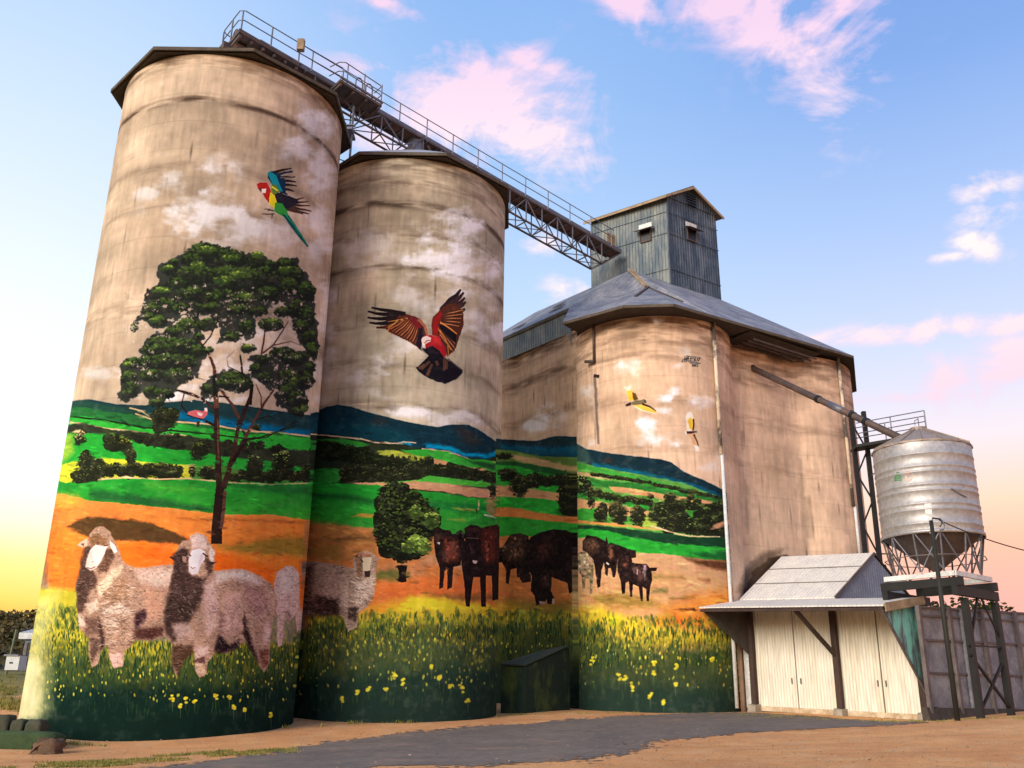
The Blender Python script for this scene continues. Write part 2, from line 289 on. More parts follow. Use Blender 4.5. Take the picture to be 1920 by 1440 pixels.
    poly(W2([(560,480),(900,440),(1380,480),(1380,560),(700,600),(560,560)]),(200,100,48),5,8,.9)
    poly(W2([(860,540),(1100,560),(1380,560),(1380,600),(1000,610)]),(120,84,44),4,6,.8)
    # ================= lobe 3 + lobe 1 landscape
    below(F3([(40,88),(75,92),(340,106),(480,70),(560,68),(613,78)]),(26,50,58),1180,1.)
    poly(F3([(60,130),(340,150),(613,150),(613,225),(340,215),(60,170)]),(16,84,112),2,4,.8)
    below(F3([(40,165),(200,185),(340,218),(613,228)]),(84,112,52),1180,1.)
    poly(F3([(150,210),(300,225),(613,300),(613,335),(400,300),(180,250)]),(170,136,96),2,2,.9)
    poly(F3([(40,262),(200,265),(400,300),(613,340),(613,400),(400,360),(40,290)]),(34,90,44),2,1)
    below(F3([(40,285),(200,295),(400,345),(613,395)]),(46,158,52),1180,1.5)
    for k in range(40): bush(RG.uniform(280,613),400+RG.normal(0,18),8,7,30,F3)
    bush(590,500,22,40,260,F3);bush(130,360,18,12,130,F3,lit=(110,104,72));bush(110,220,14,6,50,F3)
    below(F3([(40,436),(130,440),(330,470),(520,500),(540,520),(540,600)]),(178,132,92),1180,1.)
    bush(215,440,18,20,190,F3);line(F3([(215,500),(215,525)]),3,(50,40,30))
    below(F3([(40,525),(200,530),(400,540),(613,575)]),(40,150,48),1180,1.5)
    bush(590,560,22,36,200,F3)
    below(F3([(40,604),(200,612),(400,650),(613,675)]),(176,108,54),1180,1.)
    below(F3([(40,672),(200,680),(400,705),(613,725)]),(44,148,48),1180,1.)
    below(F3([(40,825),(200,822),(613,840)]),(188,112,62),1250,2.,col2=(150,92,44))
    # lobe 1
    below(F3([(614,105),(640,125),(720,166),(900,200),(1100,222),(1280,245),(1360,270),(1450,340),(1620,410),(1700,450),(1790,500)]),(22,48,60),1180,1.)
    poly(F3([(614,110),(720,166),(760,260),(700,290),(614,250)]),(60,90,84),3,5,.8)
    poly(F3([(760,270),(1000,310),(1200,350),(1500,420),(1790,540),(1790,570),(1400,430),(1100,370),(760,320)]),(12,92,120),2,3,.9)
    poly(F3([(850,240),(900,240),(900,270),(850,260)]),(110,60,40),3,5,.6)
    below(F3([(614,250),(800,300),(1100,355),(1300,395),(1450,425),(1650,500),(1790,555)]),(86,144,62),1180,1.)
    poly(F3([(614,262),(900,330),(1300,420),(1600,540),(1790,590),(1790,610),(1400,500),(900,370),(614,300)]),(58,150,56),2,2)
    poly(F3([(614,330),(720,345),(840,380),(920,395),(800,390),(614,350)]),(190,150,110),1.5)
    for t in np.linspace(0,1,44): bush(760+t*400,355+t*62+RG.normal(0,3),4,3.2,18,F3,r=1.1)
    for t in np.linspace(0,1,30): bush(1190+t*560,425+t*120+RG.normal(0,6),4.5,4,20,F3,r=1.2)
    poly(F3([(614,370),(760,385),(800,400),(1100,425),(1300,470),(1450,500),(1790,560),(1790,600),(1400,560),(900,460),(614,430)]),(44,120,48),2)
    poly(F3([(880,448),(1000,455),(1200,490),(1480,530),(1790,585),(1790,600),(1450,575),(1150,520),(930,490)]),(190,140,96),1.5)
    poly(F3([(614,470),(780,480),(930,500),(1230,600),(1230,640),(1000,620),(614,560)]),(50,140,50),2)
    poly(F3([(614,530),(800,560),(1000,590),(1250,650),(1250,690),(900,650),(614,620)]),(186,140,98),2,1.5)
    poly(F3([(614,620),(790,610),(800,690),(614,720)]),(50,150,50),2);poly(F3([(1100,640),(1250,690),(1250,760),(1080,740)]),(140,160,60),2)
    bush(690,440,18,18,120,F3,lit=(150,180,90),mid=(90,130,60));
    for k in range(26): bush(790+k*16,500+k*3+RG.normal(0,6),6,6,30,F3)
    poly(F3([(1210,620),(1300,560),(1500,570),(1790,590),(1790,860),(1600,815),(1300,785),(1250,740)]),(34,40,28),2,1.5)
    for k in range(90):
        x=RG.uniform(1210,1780);y=RG.uniform(570,800) if x>1300 else RG.uniform(590,700)
        bush(x,y,8,9,34,F3,lit=(92,110,52))
    for (x,y,rx,ry) in ((755,530,7,20),(825,660,12,22),(955,650,17,22),(1100,670,14,20),(1345,530,10,9),(1195,522,6,5),(1500,530,6,5)): bush(x,y,rx,ry,int(rx*ry*.45)+20,F3,lit=(110,100,60))
    poly(F3([(1690,730),(1790,690),(1790,740),(1650,770)]),(190,130,100),2,2);poly(F3([(1460,630),(1520,630),(1510,690)]),(60,140,50),2)
    line(F3([(655,712),(900,735),(1270,772)]),6,(206,132,72),3);line(F3([(1200,745),(1400,805),(1500,822),(1720,826)]),3.2,(200,170,130),2)
    below(F3([(614,740),(800,742),(1100,775),(1300,800),(1500,828),(1790,832)]),(26,66,42),1180,1.)
    below(F3([(614,770),(760,765),(900,785),(1050,830),(1300,870),(1790,912)]),(40,158,50),1180,1.5)
    poly(F3([(1500,950),(1790,930),(1790,1010),(1600,985)]),(26,96,44),3,3,.9)
    below(F3([(614,845),(700,830),(900,900),(1090,945),(1300,955),(1450,972),(1600,995),(1790,1010)]),(194,148,112),1250,1.5,col2=(190,130,74))
    poly(F3([(1440,975),(1600,1000),(1790,1010),(1790,1085),(1600,1050)]),(84,48,30),3,4,.9)
    poly(F3([(1200,1100),(1440,1115),(1430,1150),(1210,1145)]),(150,118,70),3,4,.8);poly(F3([(1560,1140),(1640,1140),(1640,1165)]),(90,60,36),3,4,.8);poly(F3([(1210,1215),(1320,1215),(1320,1245),(1210,1240)]),(84,92,46),3,4,.8);poly(F3([(1340,1290),(1560,1265),(1500,1310)]),(84,74,36),3,4,.8)
    poly(F3([(760,1270),(1000,1250),(1200,1300),(1290,1350),(900,1360),(760,1320)]),(130,104,46),5,7,.85)
    poly(FL([(1300,560),(1500,480),(1850,400),(1850,720),(1500,740),(1250,680)]),(226,124,50),6,12,.9);poly(FL([(1210,650),(1400,610),(1560,640),(1560,690),(1250,700)]),(232,96,34),4,6,.9)
    for b in ([(1370,570),(1530,560),(1530,585)],[(1500,655),(1600,650),(1600,675)],[(1560,735),(1750,715),(1750,745)],[(1450,765),(1530,755),(1530,780)]): poly(FL(b),(54,40,24),3,2,.85)
    # ================= grass + flowers along the feet of all walls
    GR=[(0,1500),(0,1180),(100,1205),(180,1225),(300,1235),(420,1235),(520,1205),(590,1155),(700,1160),(760,1165),(930,1162),(1000,1160),(1060,1165),(1085,1160),(1130,1180),(1180,1205),(1260,1215),(1380,1200),(1450,1210),(1450,1500)]
    for (a,b,c1) in (((590,1120),(940,1150),(206,170,46)),):
        poly(W2([(130,700),(430,690),(560,650),(700,610),(800,565),(950,575),(1100,600),(1400,640),(1400,790),(700,760),(130,810)]),(208,178,42),5,6,.95)
        poly(W2([(420,660),(700,580),(760,600),(640,680),(430,730)]),(214,140,46),4,7,.8)
    poly(FL([(50,520),(150,500),(350,560),(620,560),(632,700),(50,690)]),(176,138,44),4,6,.9);poly(FL([(120,500),(620,520),(620,640),(300,620)]),(112,98,40),4,8,.7)
    poly(FL([(640,560),(850,560),(960,610),(1100,640),(1300,700),(1600,740),(1850,720),(1850,860),(1600,840),(1100,860),(640,760)]),(212,172,44),5,8,.95)
    poly(FL([(880,610),(970,610),(970,690),(880,690)]),(190,190,30),4,6,.8)
    poly(GR,(74,90,42),14,18,.9,col2=(12,38,34))
    poly([(0,1500),(0,1290),(200,1285),(420,1290),(600,1270),(940,1250),(1100,1280),(1300,1290),(1450,1290),(1450,1500)],(14,42,36),12,14,.9,col2=(12,34,32))
    YL=[(178,166,46),(140,144,48),(110,126,48),(190,160,40),(88,110,44)];DG=[(40,66,36),(30,52,34),(54,80,40),(24,44,32)]
    for (x0,x1,yt,yb,n) in ((40,570,1150,1290,2700),(575,935,1160,1270,1300),(940,1078,1155,1200,260),(1082,1385,1165,1265,900)):
        def acc(x,y): return RG.random()>max(0,(y-yt)/(yb-yt))**1.1
        for k in range(n//14):     # broad soft drifts of yellow and green, then fine blades
            x=RG.uniform(x0,x1);t=RG.random()**1.3;y=yt-4+t*(yb-yt);c=C3(YL[RG.integers(5)])*(1-.45*t) if RG.random()>t*.8 else C3(DG[RG.integers(4)])*1.2
            dab(x,y,RG.uniform(7,15),RG.uniform(4,8),1.57+RG.normal(0,.4),c,.3)
        for k in range(n//8):
            t=RG.random()**1.7;x=RG.uniform(x0,x1);y=yt-8+t*(yb-yt)*.8
            if fbm(np.array(x/30.),np.array(y/16.),55,3)>.44: dab(x,y,RG.uniform(3,7),RG.uniform(2,4.5),1.57+RG.normal(0,.5),C3([(176,164,44),(140,144,46),(110,124,46),(190,172,46)][RG.integers(4)])*RG.uniform(.65,1.05),.45)
        strokes(n,(x0,yt-6,x1,yb),(1.1,3.6),YL+DG,.55,acc=acc)
        strokes(int(n*.6),(x0,yt-10,x1,yt+(yb-yt)*.5),(1.5,2.6),YL,.55,acc=lambda x,y:fbm(np.array(x/26.),np.array(y/12.),63,3)+RG.normal(0,.05)>.47+.12*(y-yt)/(yb-yt))
        for k in range(n//10):
            x=RG.uniform(x0,x1);y=yt+RG.uniform(-14,26);dab(x,y,RG.uniform(4,10),RG.uniform(1.6,3.4),1.57+RG.normal(0,.25),C3(DG[RG.integers(4)])*1.25,.35)
        strokes(int(n*.8),(x0,yt+15,x1,yb+50),(1.,6.5),DG+[(22,62,40),(18,48,40),(34,58,34)],.55)
        strokes(int(n*.1),(x0,yt+30,x1,yb+25),(1.3,2.6),[(196,190,60),(150,160,60),(206,180,44)],.75)
    for (x,y) in ((323,1312),(348,1310),(365,1316),(404,1308),(430,1308),(338,1325),(460,1331),(508,1342),(438,1328),(725,1292),(669,1297),(690,1290),(740,1266),(756,1280),(809,1252),(845,1288),(866,1288),(877,1314),(640,1312),(824,1270),(1219,1306),(1244,1315),(1184,1288),(1228,1240),(1225,1265),(1268,1250),(1336,1238),(1266,1285),(1110,1150+90),(1160,1270),(1172,1272)):
        for k in range(5): dab(x+RG.normal(0,1.6),y+RG.normal(0,3),2.2,3,1.5,C3((216,196,44))*RG.uniform(.8,1.1),.95)
        line([(x,y+3),(x+.5,y+22)],1.3,(110,130,60),.6,al=.6)
    # pale worn paint along the far left edge
    poly([(20,1350),(60,1120),(110,1110),(90,1200),(95,1330),(75,1352)],(206,196,130),6,16,.6)
    poly([(20,1360),(40,1230),(75,1240),(72,1345)],(214,206,160),6,10,.7)
    # ================= the big gum tree
    TD=(40,26,24);TM=(96,62,50)
    def br(zf,pts,w,w2,c=TD): line(zf(pts),w,c,w2,.7)
    br(F1,[(1205,1108),(1205,1000),(1215,880),(1225,760),(1235,680)],21,15,(44,30,26));br(F1,[(1235,1000),(1255,860),(1262,740)],7,6,TM)
    br(F1,[(1225,700),(1215,600),(1215,470),(1205,330),(1205,200),(1200,80),(1190,0)],12,8,(52,34,30));br(F1,[(1222,560),(1214,400),(1212,240)],3,2,TM)
    br(F1,[(1250,720),(1290,600),(1320,480),(1345,350),(1365,240)],11,6,(60,38,32));br(F1,[(1365,240),(1310,140),(1230,40)],6,4,(84,52,42));br(F1,[(1360,300),(1400,180),(1440,90),(1450,0)],8,6,(48,32,30))
    br(F1,[(1300,560),(1380,440),(1410,390),(1385,320)],8,4);br(F1,[(1400,380),(1470,250),(1530,140),(1600,40)],6,4,(84,50,44));br(F1,[(1420,380),(1550,370),(1700,290),(1760,260)],3,1);br(F1,[(1480,250),(1560,220),(1620,240)],2.5,1)
    br(F1,[(1195,290),(1120,250),(1000,215)],5,2.5);br(F1,[(1180,170),(1100,100),(940,45)],5,3.5,(64,40,34));br(F1,[(1000,200),(960,150),(980,60)],3,2)
    br(T,[(905,1300),(890,1150),(890,1010)],10,7,(90,56,44));br(T,[(890,1010),(850,900),(800,840),(760,760),(740,640)],6,3,(80,52,44));br(T,[(800,830),(860,760),(910,650),(930,560)],3,2);br(T,[(740,640),(780,560),(810,470)],3,1.5);br(T,[(740,640),(680,580),(630,480)],2.5,1.2)
    br(T,[(1160,1280),(1170,1120),(1100,1040),(1080,900)],5,3.5);br(T,[(1100,1040),(990,990),(980,920),(1040,870)],2,1);br(T,[(1240,900),(1260,800),(1270,700),(1230,640)],4,2.5,(84,56,50));br(T,[(1250,890),(1330,830),(1400,720),(1450,640)],3.5,2,(84,56,50));br(T,[(1330,830),(1460,800),(1540,830)],2.5,1.2,(84,56,50))
    br(T,[(1240,1290),(1240,1220),(1200,1120)],3,2,(90,58,54));br(T,[(1240,1290),(1320,1180),(1300,1090)],3.5,2,(90,58,54));br(T,[(900,1210),(1000,1220),(950,1170)],4,2.5)
    br(T,[(600,1165),(720,1190),(830,1250)],3.5,3);br(T,[(740,1070),(820,1090)],2,1)
    TC=[(840,150,52,28),(740,180,38,26),(1010,190,48,26),(1210,190,34,28),(1290,230,24,24),(560,255,28,15),(590,200,18,12),(1430,230,36,28),(1500,300,30,30),(760,300,60,26),(960,300,60,30),(1120,330,54,36),(1300,330,40,32),(480,430,36,17),(600,380,36,22),(700,450,50,22),(920,450,60,26),(1100,480,36,22),(1280,450,40,24),(1430,390,34,34),(1560,420,30,36),(420,560,30,20),(520,520,34,20),(640,560,30,14),(470,640,28,20),(380,620,16,10),(290,690,8,11),(860,550,54,18),(1040,570,48,20),(1230,580,40,20),(1400,580,34,20),(1520,560,30,30),(1600,620,20,32),(1320,670,34,18),(1130,690,26,24),(1000,770,30,14),(820,680,28,16),(680,660,36,22),(600,730,50,22),(480,790,42,20),(440,860,34,20),(620,840,52,24),(760,870,30,20),(1140,850,25,14),(1580,780,24,24),(1630,880,20,26),(1540,700,26,22),(280,970,30,16),(380,960,40,18),(520,950,50,22),(680,960,40,24),(250,1060,22,20),(430,1060,44,22),(600,1060,44,24),(260,1160,20,24),(210,1200,13,18),(420,1180,26,18),(500,1200,40,18),(460,1260,22,12),(1010,1080,36,20),(1090,1120,34,20),(940,1120,22,16),(820,1150,16,18),(1250,930,30,18),(1380,900,38,16),(1500,930,36,20),(1600,1000,16,20),(1200,1010,20,16),(1290,1070,22,18),(1450,1050,34,24),(1560,1100,24,24),(1420,1180,26,22),(1520,1240,26,22),(1500,1320,22,16),(1560,1320,14,14),(780,760,18,8),(840,870,14,10)]
    for q in ([(640,150),(800,65),(920,80),(1000,110),(1130,150),(1200,115),(1280,150),(1310,230),(1400,160),(1500,180),(1560,280),(1640,400),(1640,480),(1660,640),(1680,860),(1650,960),(1560,860),(1480,700),(1440,560),(1380,500),(1250,560),(1180,560),(1200,640),(1200,760),(1130,800),(1080,740),(960,800),(900,830),(930,700),(860,600),(780,600),(800,740),(740,760),(720,640),(640,600),(560,700),(440,700),(340,640),(290,720),(262,700),(300,620),(350,540),(380,430),(470,350),(450,240),(540,190)],
              [(560,700),(700,620),(740,760),(800,840),(860,880),(800,960),(760,1080),(640,1100),(600,1180),(520,1250),(470,1290),(400,1240),(350,1190),(300,1200),(240,1260),(180,1260),(160,1180),(190,1080),(180,980),(240,930),(340,910),(370,860),(350,820),(440,740)],
              [(1150,900),(1250,920),(1350,860),(1480,880),(1580,880),(1620,1000),(1640,1100),(1580,1200),(1590,1300),(1540,1380),(1450,1330),(1360,1290),(1330,1200),(1380,1160),(1300,1160),(1240,1120),(1160,1080),(1180,1000),(1140,940)],
              [(780,1140),(900,1030),(1000,1010),(1160,1060),(1150,1170),(1080,1190),(940,1160),(860,1240),(800,1230)]): poly(T(q),(27,33,29),7.5,1.,.93,.3)
    for (x,y,rx,ry) in TC:
        X,Y=T([(x,y)])[0];rx*=.4;ry*=.4
        k_=RG.uniform(.8,1.25);clump(X+RG.normal(0,3),Y+RG.normal(0,2),rx*1.3*k_,ry*1.35*k_,(rx*ry*1.2+24)*k_,(22,28,26),(30,44,27),(54,80,32),1.9)
        for q in range(5): dab(X+RG.uniform(-rx,rx)*1.3,Y+ry*1.5*RG.uniform(.6,1.15),.9,RG.uniform(2,4.5),RG.normal(0,.3),C3((26,32,27))*RG.uniform(.8,1.3),.85)
    for (x,y,rx,ry) in ((960,340,44,14),(1060,300,30,12),(760,230,30,16),(500,415,34,9),(1130,470,22,14),(1420,265,28,14),(1010,170,40,12),(440,640,22,8),(1330,650,30,9),(1480,1100,14,12),(240,970,22,7),(1140,840,20,7),(540,245,22,6),(830,110,40,12),(1210,150,24,12),(1560,1310,10,8)):
        X,Y=T([(x,y)])[0];clump(X,Y,rx*.42,ry*.5,130,(40,62,30),(62,90,34),(118,144,52),1.4)
    for (x,y,rx,ry) in ((650,585,34,14),(700,560,20,14),(960,640,18,14),(900,600,12,10),(1180,400,7,10),(1390,520,18,14),(1330,510,12,8),(560,640,24,10),(1450,640,8,14),(620,820,16,8),(400,1040,16,12),(700,1000,12,8),(1350,1000,16,14),(1480,1030,14,14),(1490,430,10,16),(1540,520,8,14),(740,390,12,10),(600,360,8,6),(820,380,8,12),(1000,560,10,6),(1450,700,10,16),(350,1010,10,12)):   # gaps
        X,Y=T([(x,y)])[0]
        for k in range(int(3+rx*ry/16)): dab(X+RG.normal(0,rx*.13),Y+RG.normal(0,ry*.13),RG.uniform(.8,2),RG.uniform(.7,1.5),RG.uniform(0,3),C3((186,166,150))*RG.uniform(.85,1.1),.8)
    for k in range(60):
        x,y,rx,ry=TC[RG.integers(len(TC))];X,Y=T([(x,y)])[0]
        for q in range(26): dab(X+RG.normal(0,rx*.16),Y-ry*.28+RG.normal(0,ry*.10),RG.uniform(1.2,2.6),RG.uniform(.6,1.2),RG.normal(0,.4),C3([(78,104,40),(60,88,34),(96,122,50)][RG.integers(3)])*RG.uniform(.75,1.1),.5)
    for k in range(560):
        x,y=T([(RG.uniform(220,1640),RG.uniform(420,1250))])[0]
        if fbm(np.array(x/12.),np.array(y/9.),91,3)>.53:
            for q in range(4): dab(x+RG.normal(0,3.),y+RG.normal(0,1.8),RG.uniform(.8,2.2),RG.uniform(.6,1.4),RG.uniform(0,3),C3((186,166,150))*RG.uniform(.8,1.1),.8)
    for q in range(34):
        x0,y0=T([(RG.uniform(360,1560),RG.uniform(480,1180))])[0];dx_=RG.normal(0,9);line([(x0,y0),(x0+dx_*.5,y0-5),(x0+dx_,y0-RG.uniform(8,15))],1.2,(96,66,54),.6,.8,.8)
    # ================= round oak on silo 2
    for (x,y,rx,ry,n) in ((790,890,18,22,230),(860,870,18,16,160),(740,980,18,24,220),(980,960,20,20,190),(850,1040,34,34,520),(1050,1060,22,28,260),(1130,1120,20,24,210),(740,1120,20,26,240),(880,1180,32,30,430),(1060,1220,22,26,230),(720,1260,18,20,180),(860,1310,30,26,340),(1010,1320,24,24,230),(760,1380,20,18,170),(900,1430,24,16,180),(1000,1400,18,16,140)):
        X,Y=F2([(x,y)])[0];clump(X,Y,rx,ry,n*.9,(22,26,18),(36,46,26),(66,82,36),1.6)
    for (x,y,rx,ry,n) in ((1010,1330,16,14,110),(1080,1380,13,12,80),(950,1370,14,12,80),(1150,1130,14,16,70),(1000,1050,14,12,60)):
        X,Y=F2([(x,y)])[0];clump(X,Y,rx,ry,n,(60,80,36),(92,116,48),(130,156,64),2.)
    poly(W2([(705,470),(712,400),(700,360),(770,360),(760,420),(765,470),(735,475)]),(26,20,18),1)
    for (bx_,n_) in (([(60,760),(600,760),(585,1110),(70,1110)],2600),([(590,770),(940,770),(938,1150),(575,1150)],2000),([(941,820),(1075,820),(1078,1150),(941,1150)],700),([(1078,820),(1360,900),(1370,1150),(1082,1150)],1400)):
        jit(bx_,n_,.9,2.6,.11,3.4,.08,.22,.5,.05,False)
    # ================= animals
    WD=(64,44,38);WM=(158,124,104);WL=(214,188,172)
    def curls(pts,n,L=4.2):
        r=pmask(pts,0,1)
        sl,a=r;ys,xs=np.nonzero(a>.9)
        for i in RG.integers(0,len(ys),n):
            y=ys[i]+sl[0].start;x=xs[i]+sl[1].start;c=CAN[y,x]*255;k=RG.random()<.5
            c=np.clip(c*RG.uniform(.55,.78) if k else c*.55+np.array([222,196,178])*.45,0,255);q=RG.normal(.2,.5);l=L*RG.uniform(.5,1.)
            dab(x,y,l,RG.uniform(.5,.9),q,c/255.,.6);dab(x+l*.9,y+RG.uniform(-1.5,1.5),l*.5,.6,q+1.2,c/255.,.5)
    def wool(zf,out,n,darks=(),lights=(),base=WM,r=(.7,1.5),jj=.12,ang=.9):
        poly(zf(out),base,1.2,.8)
        for d,c,s in darks: poly(zf(d),c,3,s*.75,.95)
        for d,c,s in lights: poly(zf(d),tuple(min(255,q*1.0) for q in c),3.5,s*.6,.97)
        jit(zf(out),int(n*1.2),r[0],r[1],jj,1.8,ang,.9,.6,.02);curls(zf(out),int(n*.75))
    # third sheep, seen from behind
    wool(SH,[(1725,560),(1755,470),(1820,425),(1880,430),(1925,480),(1930,900),(1905,940),(1895,800),(1850,860),(1815,790),(1790,1040),(1755,1060),(1750,800),(1735,760)],420,[([(1800,780),(1850,770),(1860,850)],(110,84,76),3)],[([(1760,480),(1850,430),(1900,500),(1860,640),(1760,620)],(206,176,166),8)],(186,150,140))
    # left sheep
    wool(SH,[(285,170),(330,120),(390,112),(440,150),(480,230),(520,310),(530,370),(560,400),(640,440),(760,432),(860,415),(960,412),(960,900),(860,980),(760,1005),(640,1000),(600,1060),(560,1090),(545,1210),(470,1225),(440,1120),(420,1040),(370,1100),(350,1190),(300,1220),(275,1100),(275,980),(210,920),(190,800),(180,560),(230,420),(262,250)],2600,
        [([(240,270),(300,270),(290,420),(330,480),(340,560),(270,650),(240,780),(190,790),(182,560),(200,480)],(76,54,46),4),([(360,300),(470,290),(480,350),(420,470),(350,480),(340,440),(390,370)],(88,60,46),4),([(270,190),(330,175),(420,200),(420,260),(300,270)],(128,92,64),4),
         ([(640,800),(720,760),(740,820),(680,900),(640,920)],(60,34,40),5),([(620,920),(860,900),(860,970),(760,1000),(620,990)],(78,44,38),5),([(350,820),(390,900),(400,1050),(370,1090),(355,950)],(60,40,38),4),([(280,990),(370,990),(350,1100),(300,1180)],(96,70,60),3),([(230,820),(350,830),(370,960),(250,970)],(110,80,68),6),([(440,560),(560,520),(600,640),(480,700),(400,660)],(146,110,84),8)],
        [([(340,580),(470,440),(530,420),(540,470),(430,590),(360,680)],(206,178,148),5),([(640,450),(940,430),(940,560),(820,600),(660,540)],(200,166,150),10),([(250,720),(340,680),(350,760),(280,800)],(206,180,160),4),([(360,760),(500,720),(620,770),(600,800),(400,810)],(204,176,156),5),([(390,830),(500,830),(520,900),(420,900)],(196,168,148),5),([(190,800),(240,820),(260,900),(200,880)],(196,168,150),4),([(700,600),(860,620),(860,820),(740,860)],(190,140,116),9),([(430,1110),(540,1100),(540,1200),(460,1215)],(200,160,148),3)])
    for k in range(150):
        x=RG.uniform(360,630);y=RG.uniform(560,1040);X,Y=SH([(x,y)])[0]
        line([(X-5,Y+RG.normal(0,2)),(X,Y+1.5),(X+5,Y+RG.normal(0,2))],1.1,(96,66,56) if k%2 else (226,204,186),.7,.5,.7)
    poly(SH([(330,255),(365,262),(420,270),(400,330),(370,380),(335,440),(290,458),(255,430),(262,370),(285,300)]),(208,192,188),1,1.2);poly(SH([(262,330),(300,300),(310,380),(280,420),(258,420)]),(178,150,142),2,2,.6);poly(SH([(262,400),(330,400),(335,440),(290,460),(255,432)]),(196,160,150),1,2,.7);line(SH([(262,435),(295,445),(330,430)]),1.4,(90,60,56));line(SH([(300,395),(315,385)]),1.2,(110,80,76))
    poly(SH([(265,205),(215,235),(185,262),(225,278),(265,265)]),(196,156,136),.8);poly(SH([(215,250),(240,245),(235,272)]),(110,78,64),.8);poly(SH([(440,225),(480,260),(500,310),(480,325),(445,280)]),(224,206,200),.8);line(SH([(395,262),(425,262)]),2,(70,44,40))
    # second sheep
    wool(SH,[(985,260),(1010,225),(1065,215),(1080,180),(1130,165),(1190,190),(1220,240),(1260,300),(1265,400),(1245,460),(1300,462),(1400,445),(1500,450),(1600,490),(1700,560),(1750,650),(1755,720),(1720,860),(1700,960),(1695,1080),(1690,1180),(1650,1260),(1610,1200),(1560,1100),(1510,1010),(1440,1060),(1360,1110),(1270,1090),(1240,1140),(1205,1180),(1200,1270),(1140,1300),(1110,1240),(1105,1080),(1020,1090),(1010,1180),(960,1290),(930,1200),(930,1040),(880,960),(862,820),(900,620),(940,440),(950,340)],3200,
        [([(940,330),(1010,280),(1060,300),(1060,470),(1100,500),(1200,520),(1190,640),(1130,740),(1080,840),(1040,960),(930,1020),(880,940),(866,800),(905,620),(935,460)],(66,46,42),5),([(930,1050),(1090,1040),(1100,1100),(1010,1180),(980,1280),(930,1200)],(78,52,38),4),([(1290,960),(1380,1040),(1460,1000),(1440,1070),(1330,1110),(1260,1090)],(40,24,28),4),([(1490,780),(1520,900),(1560,1040),(1610,1180),(1540,1080),(1480,960)],(50,30,30),4),([(1190,360),(1240,370),(1240,470),(1210,500),(1190,430)],(74,48,42),4),([(1290,780),(1340,820),(1350,980),(1290,930)],(120,88,84),6),([(1500,560),(1640,600),(1700,740),(1600,860),(1500,700)],(150,112,104),12),([(1610,1080),(1690,1080),(1680,1180),(1640,1220)],(120,70,56),4),([(1100,1160),(1200,1120),(1180,1180),(1110,1190)],(90,60,56),3)],
        [([(1075,190),(1130,172),(1190,200),(1210,270),(1160,300),(1085,270)],(206,174,166),5),([(1215,250),(1258,310),(1258,400),(1230,380)],(214,188,176),3),([(1270,475),(1480,455),(1640,530),(1600,570),(1400,520),(1280,560)],(214,184,174),9),([(1180,560),(1270,520),(1290,700),(1280,900),(1200,980),(1170,760)],(192,154,144),9),([(1330,640),(1460,640),(1470,900),(1380,980),(1330,900)],(172,134,122),10),([(930,880),(1060,860),(1100,960),(960,1000)],(176,144,134),7),([(1640,880),(1710,860),(1690,1010),(1650,1040)],(196,158,148),6),([(1110,1050),(1220,1050),(1210,1120),(1110,1150)],(196,160,150),5),([(1120,1190),(1190,1190),(1190,1260),(1140,1280)],(196,160,130),4)])
    for k in range(120):
        x=RG.uniform(950,1700);y=RG.uniform(560,1050);X,Y=SH([(x,y)])[0]
        line([(X-3,Y-3),(X,Y+1),(X+2,Y+4)],1.1,(110,80,72) if k%2 else (222,198,186),.7,.5,.5)
    for k in range(26):
        x=RG.uniform(940,1110);y=RG.uniform(850,1010);X,Y=SH([(x,y)])[0];line([(X-3,Y),(X,Y+2),(X+4,Y)],1.4,(190,160,150),.7,.5,.7)
    poly(SH([(1085,300),(1140,288),(1190,310),(1185,370),(1150,420),(1130,480),(1090,490),(1062,460),(1060,380)]),(212,202,208),1,1.2);poly(SH([(1150,330),(1188,330),(1160,400),(1135,450),(1140,380)]),(170,146,150),2,2,.6);poly(SH([(1062,420),(1120,430),(1130,480),(1085,490),(1062,470)]),(196,172,172),1,2,.7);line(SH([(1075,430),(1090,445),(1110,432)]),1.3,(90,66,66));line(SH([(1170,325),(1210,350)]),2.4,(40,26,28));line(SH([(1062,330),(1080,345)]),1.8,(50,34,34))
    poly(SH([(950,385),(905,352),(925,348),(965,362)]),(70,44,40),.6);poly(SH([(1225,390),(1280,395),(1245,412),(1222,418)]),(60,38,36),.6);poly(SH([(1010,345),(1045,350),(1045,400),(1015,390)]),(150,116,104),2)
    # sheep on silo 2
    wool(W2,[(60,340),(150,335),(300,355),(400,380),(410,310),(440,275),(500,262),(550,290),(560,340),(558,470),(540,560),(500,640),(440,680),(430,780),(370,810),(340,720),(310,690),(240,690),(60,700)],1500,
        [([(60,340),(140,360),(120,520),(160,640),(300,640),(300,690),(60,700)],(78,60,50),10),([(150,560),(300,590),(300,690),(150,690)],(60,42,36),6),([(420,300),(470,310),(470,420),(430,440)],(120,88,66),3),([(370,640),(440,640),(420,740),(370,720)],(70,54,48),3)],
        [([(200,440),(300,420),(320,560),(200,570)],(160,136,120),9),([(310,480),(370,450),(370,640),(320,640)],(176,152,134),5),([(420,470),(540,440),(540,560),(430,640)],(180,158,144),6),([(430,270),(530,275),(530,310),(440,310)],(150,104,82),3)],(148,126,110))
    for k in range(60):
        x=RG.uniform(390,545);y=RG.uniform(440,630);X,Y=W2([(x,y)])[0];line([(X-5,Y-2),(X,Y+1.5),(X+4,Y)],1.2,(88,68,62) if k%2 else (214,196,180),.7,.5,.7)
